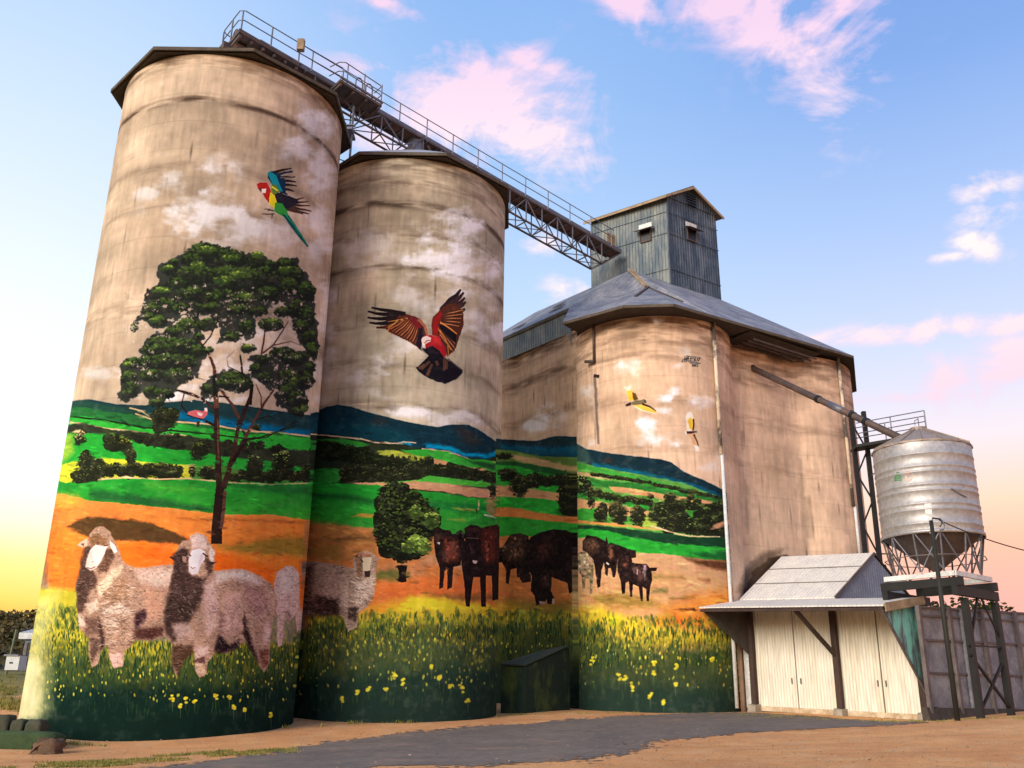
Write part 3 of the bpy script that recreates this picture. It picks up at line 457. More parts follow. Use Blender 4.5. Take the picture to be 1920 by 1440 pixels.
    poly(W2([(465,310),(530,305),(520,360),(515,420),(490,430),(470,390)]),(186,172,146),1,1);poly(W2([(480,400),(520,395),(515,440),(485,440)]),(60,46,44),1,1);line(W2([(455,320),(470,340)]),2,(40,28,26));poly(W2([(545,305),(585,310),(575,330),(545,330)]),(150,120,104),.8);poly(W2([(440,280),(410,300),(430,315)]),(96,66,52),.8)
    # cattle
    CD=(36,24,24);CB=(92,44,32)
    def cow(zf,outs,n=350,lights=(),base=CD,r=(1.1,2.2)):
        for o in outs: poly(zf(o),base,.8,.7)
        for d,c,s in lights: poly(zf(d),c,2,s,.85)
        for o in outs: jit(zf(o),n,r[0],r[1],.24,1.6,1.2,.9,.6,.05)
    cow(W2,[[(950,120),(980,100),(1010,120),(1060,125),(1070,150),(1130,150),(1160,200),(1130,360),(1080,370),(1070,510),(1040,525),(1040,380),(1020,400),(1010,510),(985,520),(990,380),(960,300),(950,200)],[(1100,140),(1130,122),(1160,150),(1150,190),(1110,180)]],260,[([(1010,180),(1110,190),(1110,330),(1020,340)],(112,56,42),6),([(960,150),(990,150),(990,220),(970,220)],(84,58,46),3)])
    poly(W2([(968,205),(990,205),(985,222)]),(196,180,170),.6)
    cow(W2,[[(1155,110),(1190,88),(1240,90),(1270,110),(1330,95),(1380,82),(1392,200),(1390,420),(1380,590),(1345,600),(1340,430),(1300,430),(1300,640),(1270,640),(1260,440),(1215,440),(1190,640),(1165,635),(1155,470),(1135,360),(1140,250),(1165,180)],[(1150,160),(1170,140),(1220,140),(1260,170),(1300,165),(1290,200),(1250,230),(1240,340),(1215,350),(1190,260)]],420,[([(1270,120),(1375,100),(1375,330),(1300,350),(1270,220)],(100,44,34),7),([(1160,120),(1250,100),(1240,140)],(74,44,36),4),([(1300,200),(1320,200),(1310,330)],(150,84,60),3)])
    poly(W2([(1210,325),(1245,330),(1235,350),(1215,345)]),(190,160,150),.6);line(W2([(1170,175),(1250,180)]),1.2,(110,84,72));line(W2([(1190,210),(1200,260)]),1,(90,70,60))
    # lobe-3 cattle
    cow(F3,[[(300,830),(380,790),(470,770),(560,775),(613,800),(613,1240),(590,1250),(575,1170),(460,1130),(450,1230),(480,1290),(475,1330),(430,1330),(420,1290),(400,1330),(340,1340),(330,1270),(300,1230),(310,1120),(280,1060),(270,900)],[(80,920),(150,810),(220,798),(280,820),(320,1000),(290,1110),(200,1130),(195,1060),(150,1070),(135,1180),(115,1170),(115,1070),(80,1010)],[(200,1100),(300,1110),(300,1160),(240,1170)]],620,[([(90,910),(160,830),(250,820),(250,980),(130,1020)],(88,62,48),7),([(350,900),(430,850),(450,960),(380,1000)],(78,42,36),8),([(380,1120),(440,1100),(440,1200),(390,1200)],(74,50,44),5)],(34,24,22))
    poly(F3([(362,1310),(412,1312),(405,1332),(370,1332)]),(150,120,116),1);poly(F3([(462,1290),(486,1290),(476,1335),(460,1330)]),(170,130,116),1)
    # lobe-1 cattle
    cow(F3,[[(645,950),(700,935),(750,950),(770,1010),(770,1110),(760,1250),(745,1255),(740,1140),(710,1140),(705,1240),(690,1240),(680,1110),(648,1080)]],240,[([(660,960),(740,950),(750,1050),(670,1060)],(176,152,124),5)],(130,110,84))
    cow(F3,[[(690,860),(720,815),(790,825),(860,860),(868,825),(880,870),(880,930),(850,1000),(830,1080),(820,1200),(800,1210),(790,1120),(770,1000),(720,940),(690,930)],[(850,900),(900,870),(960,890),(1000,905),(1030,920),(1085,930),(1090,980),(1060,985),(950,1000),(940,1080),(930,1130),(915,1130),(900,1060),(880,1060),(875,1120),(860,1110),(845,1000)],[(950,1010),(970,975),(1050,960),(1060,1010),(1040,1060),(1040,1160),(1010,1170),(1005,1250),(985,1255),(975,1160),(950,1080)]],260,[([(700,850),(780,840),(820,900),(760,960),(700,910)],(100,72,54),5),([(880,890),(920,890),(920,980),(890,1000)],(140,90,66),3),([(975,1000),(1030,990),(1020,1060),(980,1060)],(84,52,42),4)])
    cow(F3,[[(1030,1040),(1060,1020),(1130,1030),(1165,1030),(1190,1060),(1245,1060),(1240,1080),(1205,1085),(1210,1150),(1195,1200),(1185,1310),(1168,1310),(1165,1220),(1140,1200),(1140,1310),(1125,1310),(1110,1200),(1065,1180),(1060,1275),(1045,1275),(1035,1160),(1025,1080)]],240,[([(1070,1050),(1120,1050),(1150,1110),(1120,1160),(1080,1130)],(96,64,60),4),([(1140,1040),(1158,1040),(1165,1130),(1155,1160)],(150,130,128),2)])
    line(F3([(1100,1070),(1098,1110)]),1.4,(190,170,160));line(F3([(1245,1062),(1205,1062)]),2,(40,28,26));line(F3([(865,1020),(885,1035)]),2.5,(190,180,180))
    # ================= galah resting in the gum tree
    poly(F1([(1010,190),(1060,178),(1110,190),(1130,165),(1142,175),(1140,215),(1110,242),(1060,230),(1000,210)]),(170,84,88),.8);poly(F1([(1120,165),(1140,165),(1142,190),(1125,190)]),(226,180,180),.6);poly(F1([(1070,195),(1110,205),(1100,225),(1075,215)]),(214,170,172),.8);poly(F1([(1065,260),(1090,260),(1085,295),(1068,298)]),(60,50,44),1)
    # ================= parrot on silo 1
    for a,b in (((1400,890),(1500,865)),((1420,900),(1508,882)),((1440,915),(1520,910)),((1450,930),(1525,935)),((1450,950),(1528,955)),((1450,970),(1515,985)),((1440,985),(1480,1000))): line(PA([a,((a[0]+b[0])/2,(a[1]+b[1])/2-3),b]),6.5,(54,38,40),2.5)
    poly(PA([(1378,885),(1400,878),(1440,900),(1470,930),(1470,1000),(1440,985),(1400,950),(1376,915)]),(22,48,78),.8);poly(PA([(1375,890),(1390,880),(1420,900),(1440,950),(1455,985),(1430,980),(1400,945)]),(20,128,142),.8);line(PA([(1425,900),(1470,890),(1500,875)]),2,(24,70,110));line(PA([(1440,915),(1490,910),(1520,905)]),1.6,(120,104,100))
    for a,b in (((1470,1040),(1565,1015)),((1475,1045),(1588,1035)),((1475,1050),(1595,1058)),((1480,1060),(1603,1085)),((1480,1068),(1590,1100)),((1470,1070),(1560,1100)),((1465,1070),(1530,1090))): line(PA([a,((a[0]+b[0])/2,(a[1]+b[1])/2+2),b]),7,(74,52,44),2)
    poly(PA([(1400,985),(1440,990),(1520,1020),(1540,1040),(1480,1075),(1440,1060),(1410,1030)]),(40,38,50),.8);poly(PA([(1320,945),(1340,935),(1375,940),(1388,965),(1400,1000),(1385,1045),(1360,1015),(1350,990),(1325,970)]),(168,34,30),.6);poly(PA([(1345,970),(1370,970),(1365,992),(1348,990)]),(226,206,190),.6);poly(PA([(1330,968),(1345,970),(1342,988)]),(60,44,44),.5)
    poly(PA([(1390,990),(1412,1000),(1425,1040),(1415,1075),(1385,1050),(1385,1020)]),(226,190,34),.8);poly(PA([(1395,950),(1420,950),(1440,985),(1410,1000),(1392,980)]),(96,120,40),.8);line(PA([(1398,960),(1430,980)]),3,(206,196,60))
    poly(PA([(1415,1040),(1450,1045),(1475,1080),(1490,1120),(1460,1115),(1430,1100),(1410,1085)]),(52,142,60),.8);poly(PA([(1450,1100),(1488,1110),(1530,1170),(1588,1265),(1580,1272),(1520,1200),(1470,1130)]),(18,84,84),.6);line(PA([(1470,1105),(1520,1165),(1580,1262)]),2.2,(40,140,90),1);
    for l in ([(1410,1085),(1380,1075),(1358,1075)],[(1412,1098),(1370,1102),(1346,1098)],[(1400,1100),(1398,1122)],[(1390,1078),(1375,1085)]): line(PA(l),2.4,(48,34,36),1.6)
    # ================= galah on silo 2
    BR=(74,38,30);BK=(36,26,30)
    poly(GA([(820,500),(860,560),(900,640),(910,690),(870,710),(830,850),(900,930),(940,960),(880,900),(790,840),(680,770),(560,710),(430,650),(400,580),(420,450),(500,400),(640,430),(760,470)]),(92,46,34),1,.8)
    for i,(a,b) in enumerate((((640,440),(232,362)),((560,450),(190,408)),((540,490),(182,480)),((540,530),(205,545)),((600,560),(290,605)))): line(GA([a,((a[0]+b[0])/2,(a[1]+b[1])/2+[-2,14,12,14,8][i]),((a[0]+3*b[0])/4,(a[1]+3*b[1])/4+[4,14,12,12,8][i]),b]),9,BK if i<4 else BR,3.5)
    for i in range(12):
        t=i/11;bx=400+t*380;by=620+t*210;ax=640+t*190;ay=470+t*150
        line(GA([(ax,ay),((ax+bx)/2+10,(ay+by)/2+20),(bx,by)]),7,(88,44,30),4.5);line(GA([(ax,ay),((ax+bx)/2+4,(ay+by)/2+10),(bx+16,by-16)]),1.5,(184,112,66) if i%2 else (140,80,50),1)
        if i%2: line(GA([(ax+8,ay+12),((ax+bx)/2+18,(ay+by)/2+28),(bx+20,by-4)]),2,(40,24,24),1.5)
    for i in range(6): line(GA([(700-i*30,480+i*8),(520-i*16,500+i*22),(430,500+i*30)]),2,(190,120,60) if i%2 else (60,36,30),1)
    poly(GA([(680,470),(780,490),(830,560),(840,640),(780,620),(700,540)]),(120,30,40),2,3,.85);poly(GA([(800,620),(850,600),(860,720),(830,850),(880,910),(780,840),(760,800)]),(36,26,40),2,1.5);line(GA([(800,500),(870,580),(905,690)]),6,(150,90,66),4)
    for i,(a,b) in enumerate((((1080,400),(1308,142)),((1120,410),(1340,178)),((1150,430),(1355,240)),((1170,440),(1366,292)),((1170,470),(1358,375)))): line(GA([a,((a[0]+b[0])/2-8,(a[1]+b[1])/2-4),((a[0]+3*b[0])/4+8,(a[1]+3*b[1])/4+4),b]),13,(60,40,42) if i else (44,32,38),4)
    poly(GA([(958,690),(950,560),(965,480),(1060,380),(1150,330),(1240,300),(1340,430),(1340,560),(1300,690),(1250,840),(1210,900),(1150,950),(1060,760),(1000,700)]),(84,44,32),1.5,.8)
    for i in range(11):
        t=i/10;ax=1060+RG.normal(0,4);ay=460+t*220;bx=1345-t*120;by=390+t*500
        if i in (5,6): continue
        line(GA([(ax,ay),((ax+bx)/2,(ay+by)/2-10),(bx,by)]),9,(76,42,32),6);line(GA([(ax,ay+4),((ax+bx)/2,(ay+by)/2-4),(bx-10,by)]),1.8,(186,118,72),1.2)
    poly(GA([(1040,560),(1120,590),(1255,690),(1250,790),(1180,740),(1060,620)]),(28,22,30),1);line(GA([(1020,600),(1110,720),(1190,870)]),3,(170,104,50),2);line(GA([(1060,540),(1160,600),(1260,680)]),3,(190,120,60),2);line(GA([(1080,720),(1150,800),(1160,940)]),3,(150,100,60),2)
    poly(GA([(970,500),(1060,400),(1080,430),(1040,560),(1030,690),(980,700),(958,600)]),(150,28,30),2,2,.95)
    poly(GA([(880,690),(960,690),(1040,710),(1100,800),(1140,900),(1140,950),(1080,960),(1000,900),(930,880),(880,850)]),(160,30,38),2,1);poly(GA([(960,700),(1040,720),(1060,800),(980,800)]),(196,50,54),3,4,.8)
    poly(GA([(830,840),(880,850),(960,820),(1040,880),(1090,940),(1120,960),(1240,1050),(1335,1110),(1330,1150),(1240,1230),(1120,1275),(1000,1250),(860,1180),(762,1090),(840,1020),(920,940),(880,905)]),(26,22,32),1.5,.8)
    for a,b in (((930,1010),(830,1100)),((960,1040),(900,1180)),((870,1050),(800,1090)),((1110,960),(1110,1120)),((1140,980),(1130,1100)),((1010,1000),(1030,1060))): line(GA([a,b]),5,(96,62,48),6,al=.8)
    line(GA([(1150,970),(1250,1060),(1320,1110)]),2,(60,50,60))
    poly(GA([(830,750),(850,715),(900,700),(950,725),(945,770),(880,800),(880,830),(862,840),(840,800)]),(222,182,178),.8);line(GA([(870,790),(900,760),(940,755)]),1.4,(120,50,50));poly(GA([(845,800),(872,795),(868,838),(852,828)]),(230,210,204),.6)
    # ================= cockatoos on the bin
    for i in range(6): line(CK([(700,600-i*6),(690-i*2+i*8,540),(655+i*17,505-i*3+(i%2)*8)]),3,(226,204,170),1.2)
    poly(CK([(690,560),(745,545),(770,590),(790,660),(715,672),(700,620)]),(214,150,52),1,1);poly(CK([(750,570),(790,580),(822,655),(770,670),(755,630)]),(92,66,30),1,1);poly(CK([(740,690),(780,665),(850,658),(880,645),(905,660),(908,690),(880,700),(830,715),(750,720)]),(104,92,66),.8);poly(CK([(670,705),(740,680),(745,720),(680,733)]),(58,40,32),.8)
    poly(CK([(760,720),(860,705),(960,740),(1025,800),(1030,820),(960,805),(860,780),(790,750)]),(222,160,66),.8);line(CK([(860,700),(950,735),(1020,785)]),4,(62,40,24),2);line(CK([(780,730),(860,775),(1020,815)]),2,(236,214,180),1.5);dab(1060+.1667*893,640+.1667*672,1.5,1.5,0,C3((40,30,28)));line(CK([(900,675),(906,692)]),2,(50,40,36))
    poly(CK([(1355,850),(1370,800),(1400,788),(1425,810),(1445,880),(1445,1010),(1370,1010),(1365,920)]),(226,206,190),.8);poly(CK([(1375,900),(1400,850),(1440,870),(1448,950),(1440,1010),(1400,980)]),(212,150,40),1,1.5,.9);line(CK([(1440,870),(1445,940),(1435,1005)]),3,(70,44,28));poly(CK([(1355,1008),(1480,1010),(1485,1025),(1400,1045),(1360,1040)]),(70,44,38),.8)
    poly(CK([(1375,1035),(1450,1040),(1480,1120),(1505,1200),(1500,1235),(1470,1225),(1430,1170),(1410,1100)]),(196,150,116),.8);line(CK([(1445,1045),(1480,1120),(1500,1195)]),4,(110,70,44),2);poly(CK([(1440,1165),(1500,1180),(1502,1240),(1470,1228)]),(232,214,196),1);poly(CK([(1345,1000),(1365,1015),(1370,1055),(1350,1040)]),(226,206,200),.8)
    # ================= signature
    INK=(24,40,58)
    for l in ([(1310,212),(1335,205)],[(1305,228),(1330,226)],[(1345,165),(1345,235)],[(1368,155),(1362,232)],[(1335,200),(1385,190)],[(1382,165),(1380,222)],[(1382,165),(1402,168)],[(1382,192),(1400,192)],[(1380,222),(1402,220)],[(1410,168),(1408,222)],[(1410,168),(1428,170)],[(1409,194),(1426,194)],[(1408,222),(1428,220)],
              [(1455,172),(1436,172),(1434,192),(1452,198),(1450,220),(1432,222)],[(1480,176),(1464,172),(1458,200),(1464,220),(1480,218)],[(1488,176),(1504,180),(1506,204),(1498,218),(1486,212),(1486,180)],[(1506,188),(1530,184)],[(1395,238),(1460,240),(1522,246)],
              [(1420,256),(1430,252),(1434,262),(1424,282),(1436,284)],[(1442,256),(1452,254),(1454,280),(1444,282),(1441,258)],[(1466,252),(1464,284)],[(1474,256),(1490,254),(1482,284)]): line(CK(l),1.7,(12,26,44),1.6,0.,soft=.45)
    # ---- bare concrete beyond the downpipe; dark curved patch beside the shed roof, and pipe stains
    off=_xx>(1337+(_yy-595)*.0668)+3
    ALP[off]=0
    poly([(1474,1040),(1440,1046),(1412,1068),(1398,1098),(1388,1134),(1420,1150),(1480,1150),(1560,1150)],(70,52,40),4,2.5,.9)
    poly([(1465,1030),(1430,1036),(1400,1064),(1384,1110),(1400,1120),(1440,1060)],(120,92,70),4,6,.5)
    line([(1115,706),(1118,760),(1120,800),(1122,834)],7,(84,62,48),6,1.5,.85,1.5);line([(1113,704),(1124,706)],6,(60,44,38))
    for (x0,y0,y1,w) in ((1385,700,1000,4),(1500,860,1110,6),(1513,930,1010,14),(1575,800,1000,3)): line([(x0,y0),(x0+(y1-y0)*.06,y1)],w,(120,92,70),w*1.3,2,.16,3)
    CAN[:]=CAN*(.82+.30*np.clip(CAN.mean(2,keepdims=True)*2.2,0,1))
    CAN[:]=np.where(CAN>.80,.80+(CAN-.80)*.45,CAN)
    # ---- crisp edges of brush and spray work
    B=CAN*1.0
    for ax in (0,1):
        B=(np.roll(B,2,ax)+2*np.roll(B,1,ax)+3*B+2*np.roll(B,-1,ax)+np.roll(B,-2,ax))/9
    CAN[:]=np.clip(CAN+.75*(CAN-B)*(ALP>.98)[...,None],0,1)
# ------------------------------------------------------------------ surveying helpers
def ray(px,py): return CM.T@np.array([(px-960)/FPX,-(py-720)/FPX,1.0])
def atY(px,py,Y):
    d=ray(px,py); P=d*(Y/d[1]); P[2]+=CAMZ; return P
UU=np.array([.77926538,.62669408]); VV=np.array([.62669408,-.77926538]); L1=np.array([7.8717,50.3888])
def LP(u,v,z): w=L1+UU*u+VV*v; return (w[0],w[1],z+CAMZ)      # z given from eye level
def loc(P): w=np.array(P[:2])-L1; return w@UU,w@VV,P[2]-CAMZ
def onU(px,py,u):
    d=ray(px,py); k=(u+L1@UU)/(d[:2]@UU); P=d*k; w=P[:2]-L1; return (u,w@VV,P[2])
def onV(px,py,v):
    d=ray(px,py); k=(v+L1@VV)/(d[:2]@VV); P=d*k; w=P[:2]-L1; return (w@UU,v,P[2])
def projpx(X,Y,Z):
    Z=Z-CAMZ
    a=CM[0,0]*X+CM[0,1]*Y+CM[0,2]*Z;b=CM[1,0]*X+CM[1,1]*Y+CM[1,2]*Z;c=CM[2,0]*X+CM[2,1]*Y+CM[2,2]*Z
    return 960+FPX*a/c,720-FPX*b/c
# ------------------------------------------------------------------ materials
def mat(name,col,rough=.8,metal=0.,noise=.0,nscale=3.,bump=0.,bscale=20.,col2=None,stretch=(1,1,1),spec=.4,wave=None,ngate=(.35,.65),emis=None,det=6.):
    m=bpy.data.materials.new(name); m.use_nodes=True; nt=m.node_tree; n=nt.nodes; l=nt.links
    b=n['Principled BSDF']; b.inputs['Roughness'].default_value=rough; b.inputs['Metallic'].default_value=metal
    b.inputs['Specular IOR Level'].default_value=spec
    c=rgb(*col); b.inputs['Base Color'].default_value=c
    tcn=n.new('ShaderNodeTexCoord'); mp=n.new('ShaderNodeMapping'); l.new(tcn.outputs['Object'],mp.inputs[0]); mp.inputs['Scale'].default_value=stretch
    if noise or col2:
        t=n.new('ShaderNodeTexNoise'); t.inputs['Scale'].default_value=nscale; t.inputs['Detail'].default_value=det; t.inputs['Roughness'].default_value=.65; l.new(mp.outputs[0],t.inputs['Vector'])
        mr=n.new('ShaderNodeMapRange'); l.new(t.outputs[0],mr.inputs[0]); mr.inputs[1].default_value=ngate[0]; mr.inputs[2].default_value=ngate[1]
        mx=n.new('ShaderNodeMix'); mx.data_type='RGBA'; l.new(mr.outputs[0],mx.inputs[0])
        if col2: mx.inputs[6].default_value=c; mx.inputs[7].default_value=rgb(*col2)
        else:
            mx.inputs[6].default_value=tuple(v*(1-noise) for v in c[:3])+(1,); mx.inputs[7].default_value=tuple(min(1,v*(1+noise)) for v in c[:3])+(1,)
        t2=n.new('ShaderNodeTexNoise'); t2.inputs['Scale'].default_value=nscale*7.3; t2.inputs['Detail'].default_value=5; l.new(mp.outputs[0],t2.inputs['Vector'])
        m2=n.new('ShaderNodeMapRange'); l.new(t2.outputs[0],m2.inputs[0]); m2.inputs[1].default_value=.3; m2.inputs[2].default_value=.7; m2.inputs[3].default_value=.82; m2.inputs[4].default_value=1.15
        vm=n.new('ShaderNodeVectorMath'); vm.operation='SCALE'; l.new(mx.outputs[2],vm.inputs[0]); l.new(m2.outputs[0],vm.inputs['Scale'])
        l.new(vm.outputs[0],b.inputs['Base Color'])
    last=None
    if bump:
        t=n.new('ShaderNodeTexNoise'); t.inputs['Scale'].default_value=bscale; t.inputs['Detail'].default_value=6; l.new(tcn.outputs['Object'],t.inputs['Vector'])
        bp=n.new('ShaderNodeBump'); bp.inputs['Strength'].default_value=bump; bp.inputs['Distance'].default_value=.03; l.new(t.outputs[0],bp.inputs['Height']); last=bp
    if wave:   # corrugation: (direction vector, pitch in m, depth)
        dv,pitch,dep=wave
        dt=n.new('ShaderNodeVectorMath'); dt.operation='DOT_PRODUCT'; l.new(tcn.outputs['Object'],dt.inputs[0]); dt.inputs[1].default_value=tuple(v*6.2832/pitch for v in dv)
        sn=n.new('ShaderNodeMath'); sn.operation='SINE'; l.new(dt.outputs['Value'],sn.inputs[0])
        bp=n.new('ShaderNodeBump'); bp.inputs['Strength'].default_value=1.; bp.inputs['Distance'].default_value=dep; l.new(sn.outputs[0],bp.inputs['Height'])
        if last: l.new(last.outputs[0],bp.inputs['Normal'])
        last=bp
    if last: l.new(last.outputs[0],b.inputs['Normal'])
    return m
UD=(UU[0],UU[1],0); VD=(VV[0],VV[1],0)
M={}
M['roof_light']=mat('galvanised_roof',(176,172,174),.5,.35,.16,.8,wave=(UD,.3,.01))
M['fascia']=mat('weathered_fascia',(86,76,64),.85,0,.3,1.5)
M['fascia_pale']=mat('pale_fascia_board',(150,128,100),.85,0,.3,1.5)
M['soffit']=mat('dark_soffit',(66,58,52),.9,0,.25,2.)
M['rust']=mat('dark_weathered_steel',(74,66,64),.7,.3,.35,2.,col2=(104,84,76))
M['steel']=mat('grey_galvanised_steel',(112,112,120),.55,.5,.2,3.)
M['black']=mat('black_painted_steel',(30,30,30),.55,.2,.2,2.)
M['board']=mat('weathered_deck_boards',(88,66,58),.85,0,.35,2.,stretch=(1,1,3),col2=(120,84,72))
M['shed_roof']=mat('bin_roof_sheeting',(118,120,128),.65,.3,.2,.9,ngate=(.4,.62),wave=(UD,.3,.03),col2=(156,154,156))
M['shed_roof_v']=mat('bin_roof_sheeting_side',(118,120,128),.65,.3,.2,.9,ngate=(.4,.62),wave=(VD,.3,.03),col2=(156,154,156))
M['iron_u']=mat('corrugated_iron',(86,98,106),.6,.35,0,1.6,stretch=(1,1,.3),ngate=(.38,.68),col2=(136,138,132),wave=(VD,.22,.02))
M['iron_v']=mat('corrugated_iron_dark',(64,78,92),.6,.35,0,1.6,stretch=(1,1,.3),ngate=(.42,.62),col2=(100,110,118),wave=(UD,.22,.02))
M['cream']=mat('cream_corrugated_sheet',(224,218,202),.7,.0,0,.9,stretch=(1.5,1.5,.16),col2=(200,186,154),wave=(VD,.15,.012),ngate=(.45,.85))
M['white']=mat('off_white_paint',(206,206,202),.7,.0,.12,2.)
M['awning']=mat('awning_sheeting',(206,200,194),.65,.05,.1,1.6,col2=(226,218,206),wave=(VD,.2,.012),bump=.2)
M['grey_sheet']=mat('blue_grey_sheet',(136,146,162),.65,.15,.14,1.5,wave=(UD,.2,.01))
M['turq']=mat('peeling_turquoise_paint',(122,190,172),.75,0,0,1.3,stretch=(1.6,1.6,.35),col2=(96,96,100),ngate=(.48,.58))
M['panel']=mat('grey_steel_panel',(118,120,126),.6,.2,0,1.1,ngate=(.42,.6),col2=(150,150,152),bump=.1,bscale=3)
M['rib']=mat('brown_grey_steel_rib',(104,94,92),.7,.2,.25,2.)
M['timber']=mat('dark_timber_post',(64,48,42),.85,0,.3,2.,stretch=(1,1,.3))
M['conc']=mat('rough_concrete_block',(150,140,126),.95,0,.25,2.,bump=.8,bscale=7)
M['conc_dark']=mat('mossy_concrete_block',(78,72,58),.95,0,.3,2.,bump=1.,bscale=6,col2=(60,66,44))
M['tank']=mat('ribbed_galvanised_tank',(168,164,162),.5,.5,.14,.9,spec=.4,bump=.12,bscale=2.)
M['tankroof']=mat('tank_cone_roof',(150,134,122),.6,.3,.15,1.)
M['cone']=mat('dark_hopper_cone',(92,82,78),.6,.4,.2,1.)
M['pipe_dark']=mat('stained_downpipe',(92,84,74),.8,.1,.0,.55,stretch=(1,1,1),col2=(214,196,170),ngate=(.46,.54))
M['pipe_rust']=mat('rusty_downpipe',(104,74,52),.85,0,.3,1.)
M['glass']=mat('dark_opening',(16,18,20),.4,0)
M['green_em']=mat('green_emblem_paint',(40,128,70),.6);M['orange_em']=mat('orange_emblem_paint',(206,110,70),.6);M['pale_em']=mat('faded_emblem_paint',(206,180,160),.6)
M['cable']=mat('black_cable',(34,26,26),.6)
M['wood_pole']=mat('dark_green_steel_pole',(40,40,34),.7,.1,.25,2.)
# ------------------------------------------------------------------ mesh helpers
class MB:
    def __init__(s): s.v=[];s.f=[]
    def face(s,pts):
        i=len(s.v); s.v+= [tuple(p) for p in pts]; s.f.append(tuple(range(i,i+len(pts)))); return s
    def hexa(s,b,t):   # bottom quad, top quad
        i=len(s.v); s.v+=[tuple(p) for p in b]+[tuple(p) for p in t]
        s.f+=[(i+3,i+2,i+1,i),(i+4,i+5,i+6,i+7)]+[(i+k,i+(k+1)%4,i+4+(k+1)%4,i+4+k) for k in range(4)]; return s
    def beam(s,a,b,w,h=None,up=(0,0,1)):
        h=h or w; a=Vector(a);b=Vector(b);d=(b-a).normalized();u=Vector(up)
        if abs(d.dot(u))>.98: u=Vector((UU[0],UU[1],0))
        x=d.cross(u).normalized();y=x.cross(d).normalized()
        q=lambda p:[p-x*w/2-y*h/2,p+x*w/2-y*h/2,p+x*w/2+y*h/2,p-x*w/2+y*h/2]
        return s.hexa(q(a),q(b))
    def tube(s,pts,r,n=8,r2=None,cap=True):
        P=[Vector(p) for p in pts]; r2=r if r2 is None else r2; i0=len(s.v)
        for k,p in enumerate(P):
            d=(P[min(k+1,len(P)-1)]-P[max(k-1,0)]).normalized(); u=Vector((0,0,1)) if abs(d.z)<.9 else Vector((1,0,0))
            x=d.cross(u).normalized();y=x.cross(d); rr=r+(r2-r)*k/max(1,len(P)-1)
            for j in range(n): a=6.28318*j/n; s.v.append(tuple(p+x*math.cos(a)*rr+y*math.sin(a)*rr))
        for k in range(len(P)-1):
            for j in range(n): s.f.append((i0+k*n+j,i0+k*n+(j+1)%n,i0+(k+1)*n+(j+1)%n,i0+(k+1)*n+j))
        if cap: s.f.append(tuple(i0+j for j in range(n))[::-1]); s.f.append(tuple(i0+(len(P)-1)*n+j for j in range(n)))
        return s
    def lathe(s,c,prof,n=64,cap=False,a0=0.,a1=6.28318531):
        i0=len(s.v); full=abs(a1-a0-6.28318531)<1e-3; m=n if full else n+1
        for (r,z) in prof:
            for j in range(m): a=a0+(a1-a0)*j/n; s.v.append((c[0]+r*math.cos(a),c[1]+r*math.sin(a),c[2]+z))
        for k in range(len(prof)-1):
            for j in range(n): s.f.append((i0+k*m+j,i0+k*m+(j+1)%m,i0+(k+1)*m+(j+1)%m,i0+(k+1)*m+j))
        if cap:
            s.f.append(tuple(i0+j for j in range(m))[::-1]); s.f.append(tuple(i0+(len(prof)-1)*m+j for j in range(m)))
        return s
    def plate(s,pts,t):  # polygon thickened by vector t
        i=len(s.v);n=len(pts);t=Vector(t); s.v+=[tuple(p) for p in pts]+[tuple(Vector(p)+t) for p in pts]
        s.f.append(tuple(range(i+n-1,i-1,-1)));s.f.append(tuple(range(i+n,i+2*n)))
        for k in range(n): s.f.append((i+k,i+(k+1)%n,i+n+(k+1)%n,i+n+k))
        return s
    def build(s,name,m,parent=None,smooth=False,bevel=0.):
        me=bpy.data.meshes.new(name); 
        org=parent.location if parent is not None else None
        P=parent; off=Vector((0,0,0))
        while P is not None: off+=P.location; P=P.parent
        me.from_pydata([tuple(Vector(p)-off) for p in s.v],[],s.f); 
        bm=bmesh.new();bm.from_mesh(me);bmesh.ops.recalc_face_normals(bm,faces=bm.faces)
        bm.to_mesh(me);bm.free()
        me.materials.append(m if not isinstance(m,str) else M[m]); 
        if smooth: me.polygons.foreach_set('use_smooth',[True]*len(me.polygons))
        o=bpy.data.objects.new(name,me); COL.objects.link(o)
        if parent is not None: o.parent=parent
        return o
def thing(name,label,cat,at=(0,0,0),group=None):
    o=bpy.data.objects.new(name,None); COL.objects.link(o); o.location=at; o.empty_display_size=.2
    o['label']=label;o['category']=cat
    if group:o['group']=group
    return o
def tag(o,label=None,cat=None,group=None,kind=None):
    if label:o['label']=label
    if cat:o['category']=cat
    if group:o['group']=group
    if kind:o['kind']=kind
    return o
# ------------------------------------------------------------------ ground height (metres), read off the feet of what stands on it
_GP=[(0,0,0),(0,12,.12),(0,22,.30),(12,20,.35),(-10,20,.0),(-13.5,33.2,.16),(-18,32,.12),(-8.6,37.5,.60),(-4,39,.75),(-.5,43.2,1.0),(3.3,45.5,1.26),(10.8,46.5,1.38),(13,45,1.40),(17.5,39.5,1.20),(16.2,36,1.26),(20,38,1.5),(24,40,1.6),(-20.5,39,1.0),(-22,46,1.6),(-30,60,2.4),(-41,80,3.5),(-60,80,3.6),(-60,40,1.4),(-25,25,.0),(30,60,2.2),(60,50,2.),(10,80,2.6),(0,120,3.),(-100,120,4.5),(100,100,2.5),(60,10,.6),(-60,0,-.4),(0,-60,-1.),(60,-40,-1.),(-60,-60,-1),(-5.5,45.3,1.1),(-13.4,38.9,.9),(12,53,1.5)]
_gp=np.array(_GP,float)
def _tps(r): return np.where(r>1e-6,r*r*np.log(r+1e-9),0)
_r=np.hypot(_gp[:,None,0]-_gp[None,:,0],_gp[:,None,1]-_gp[None,:,1])
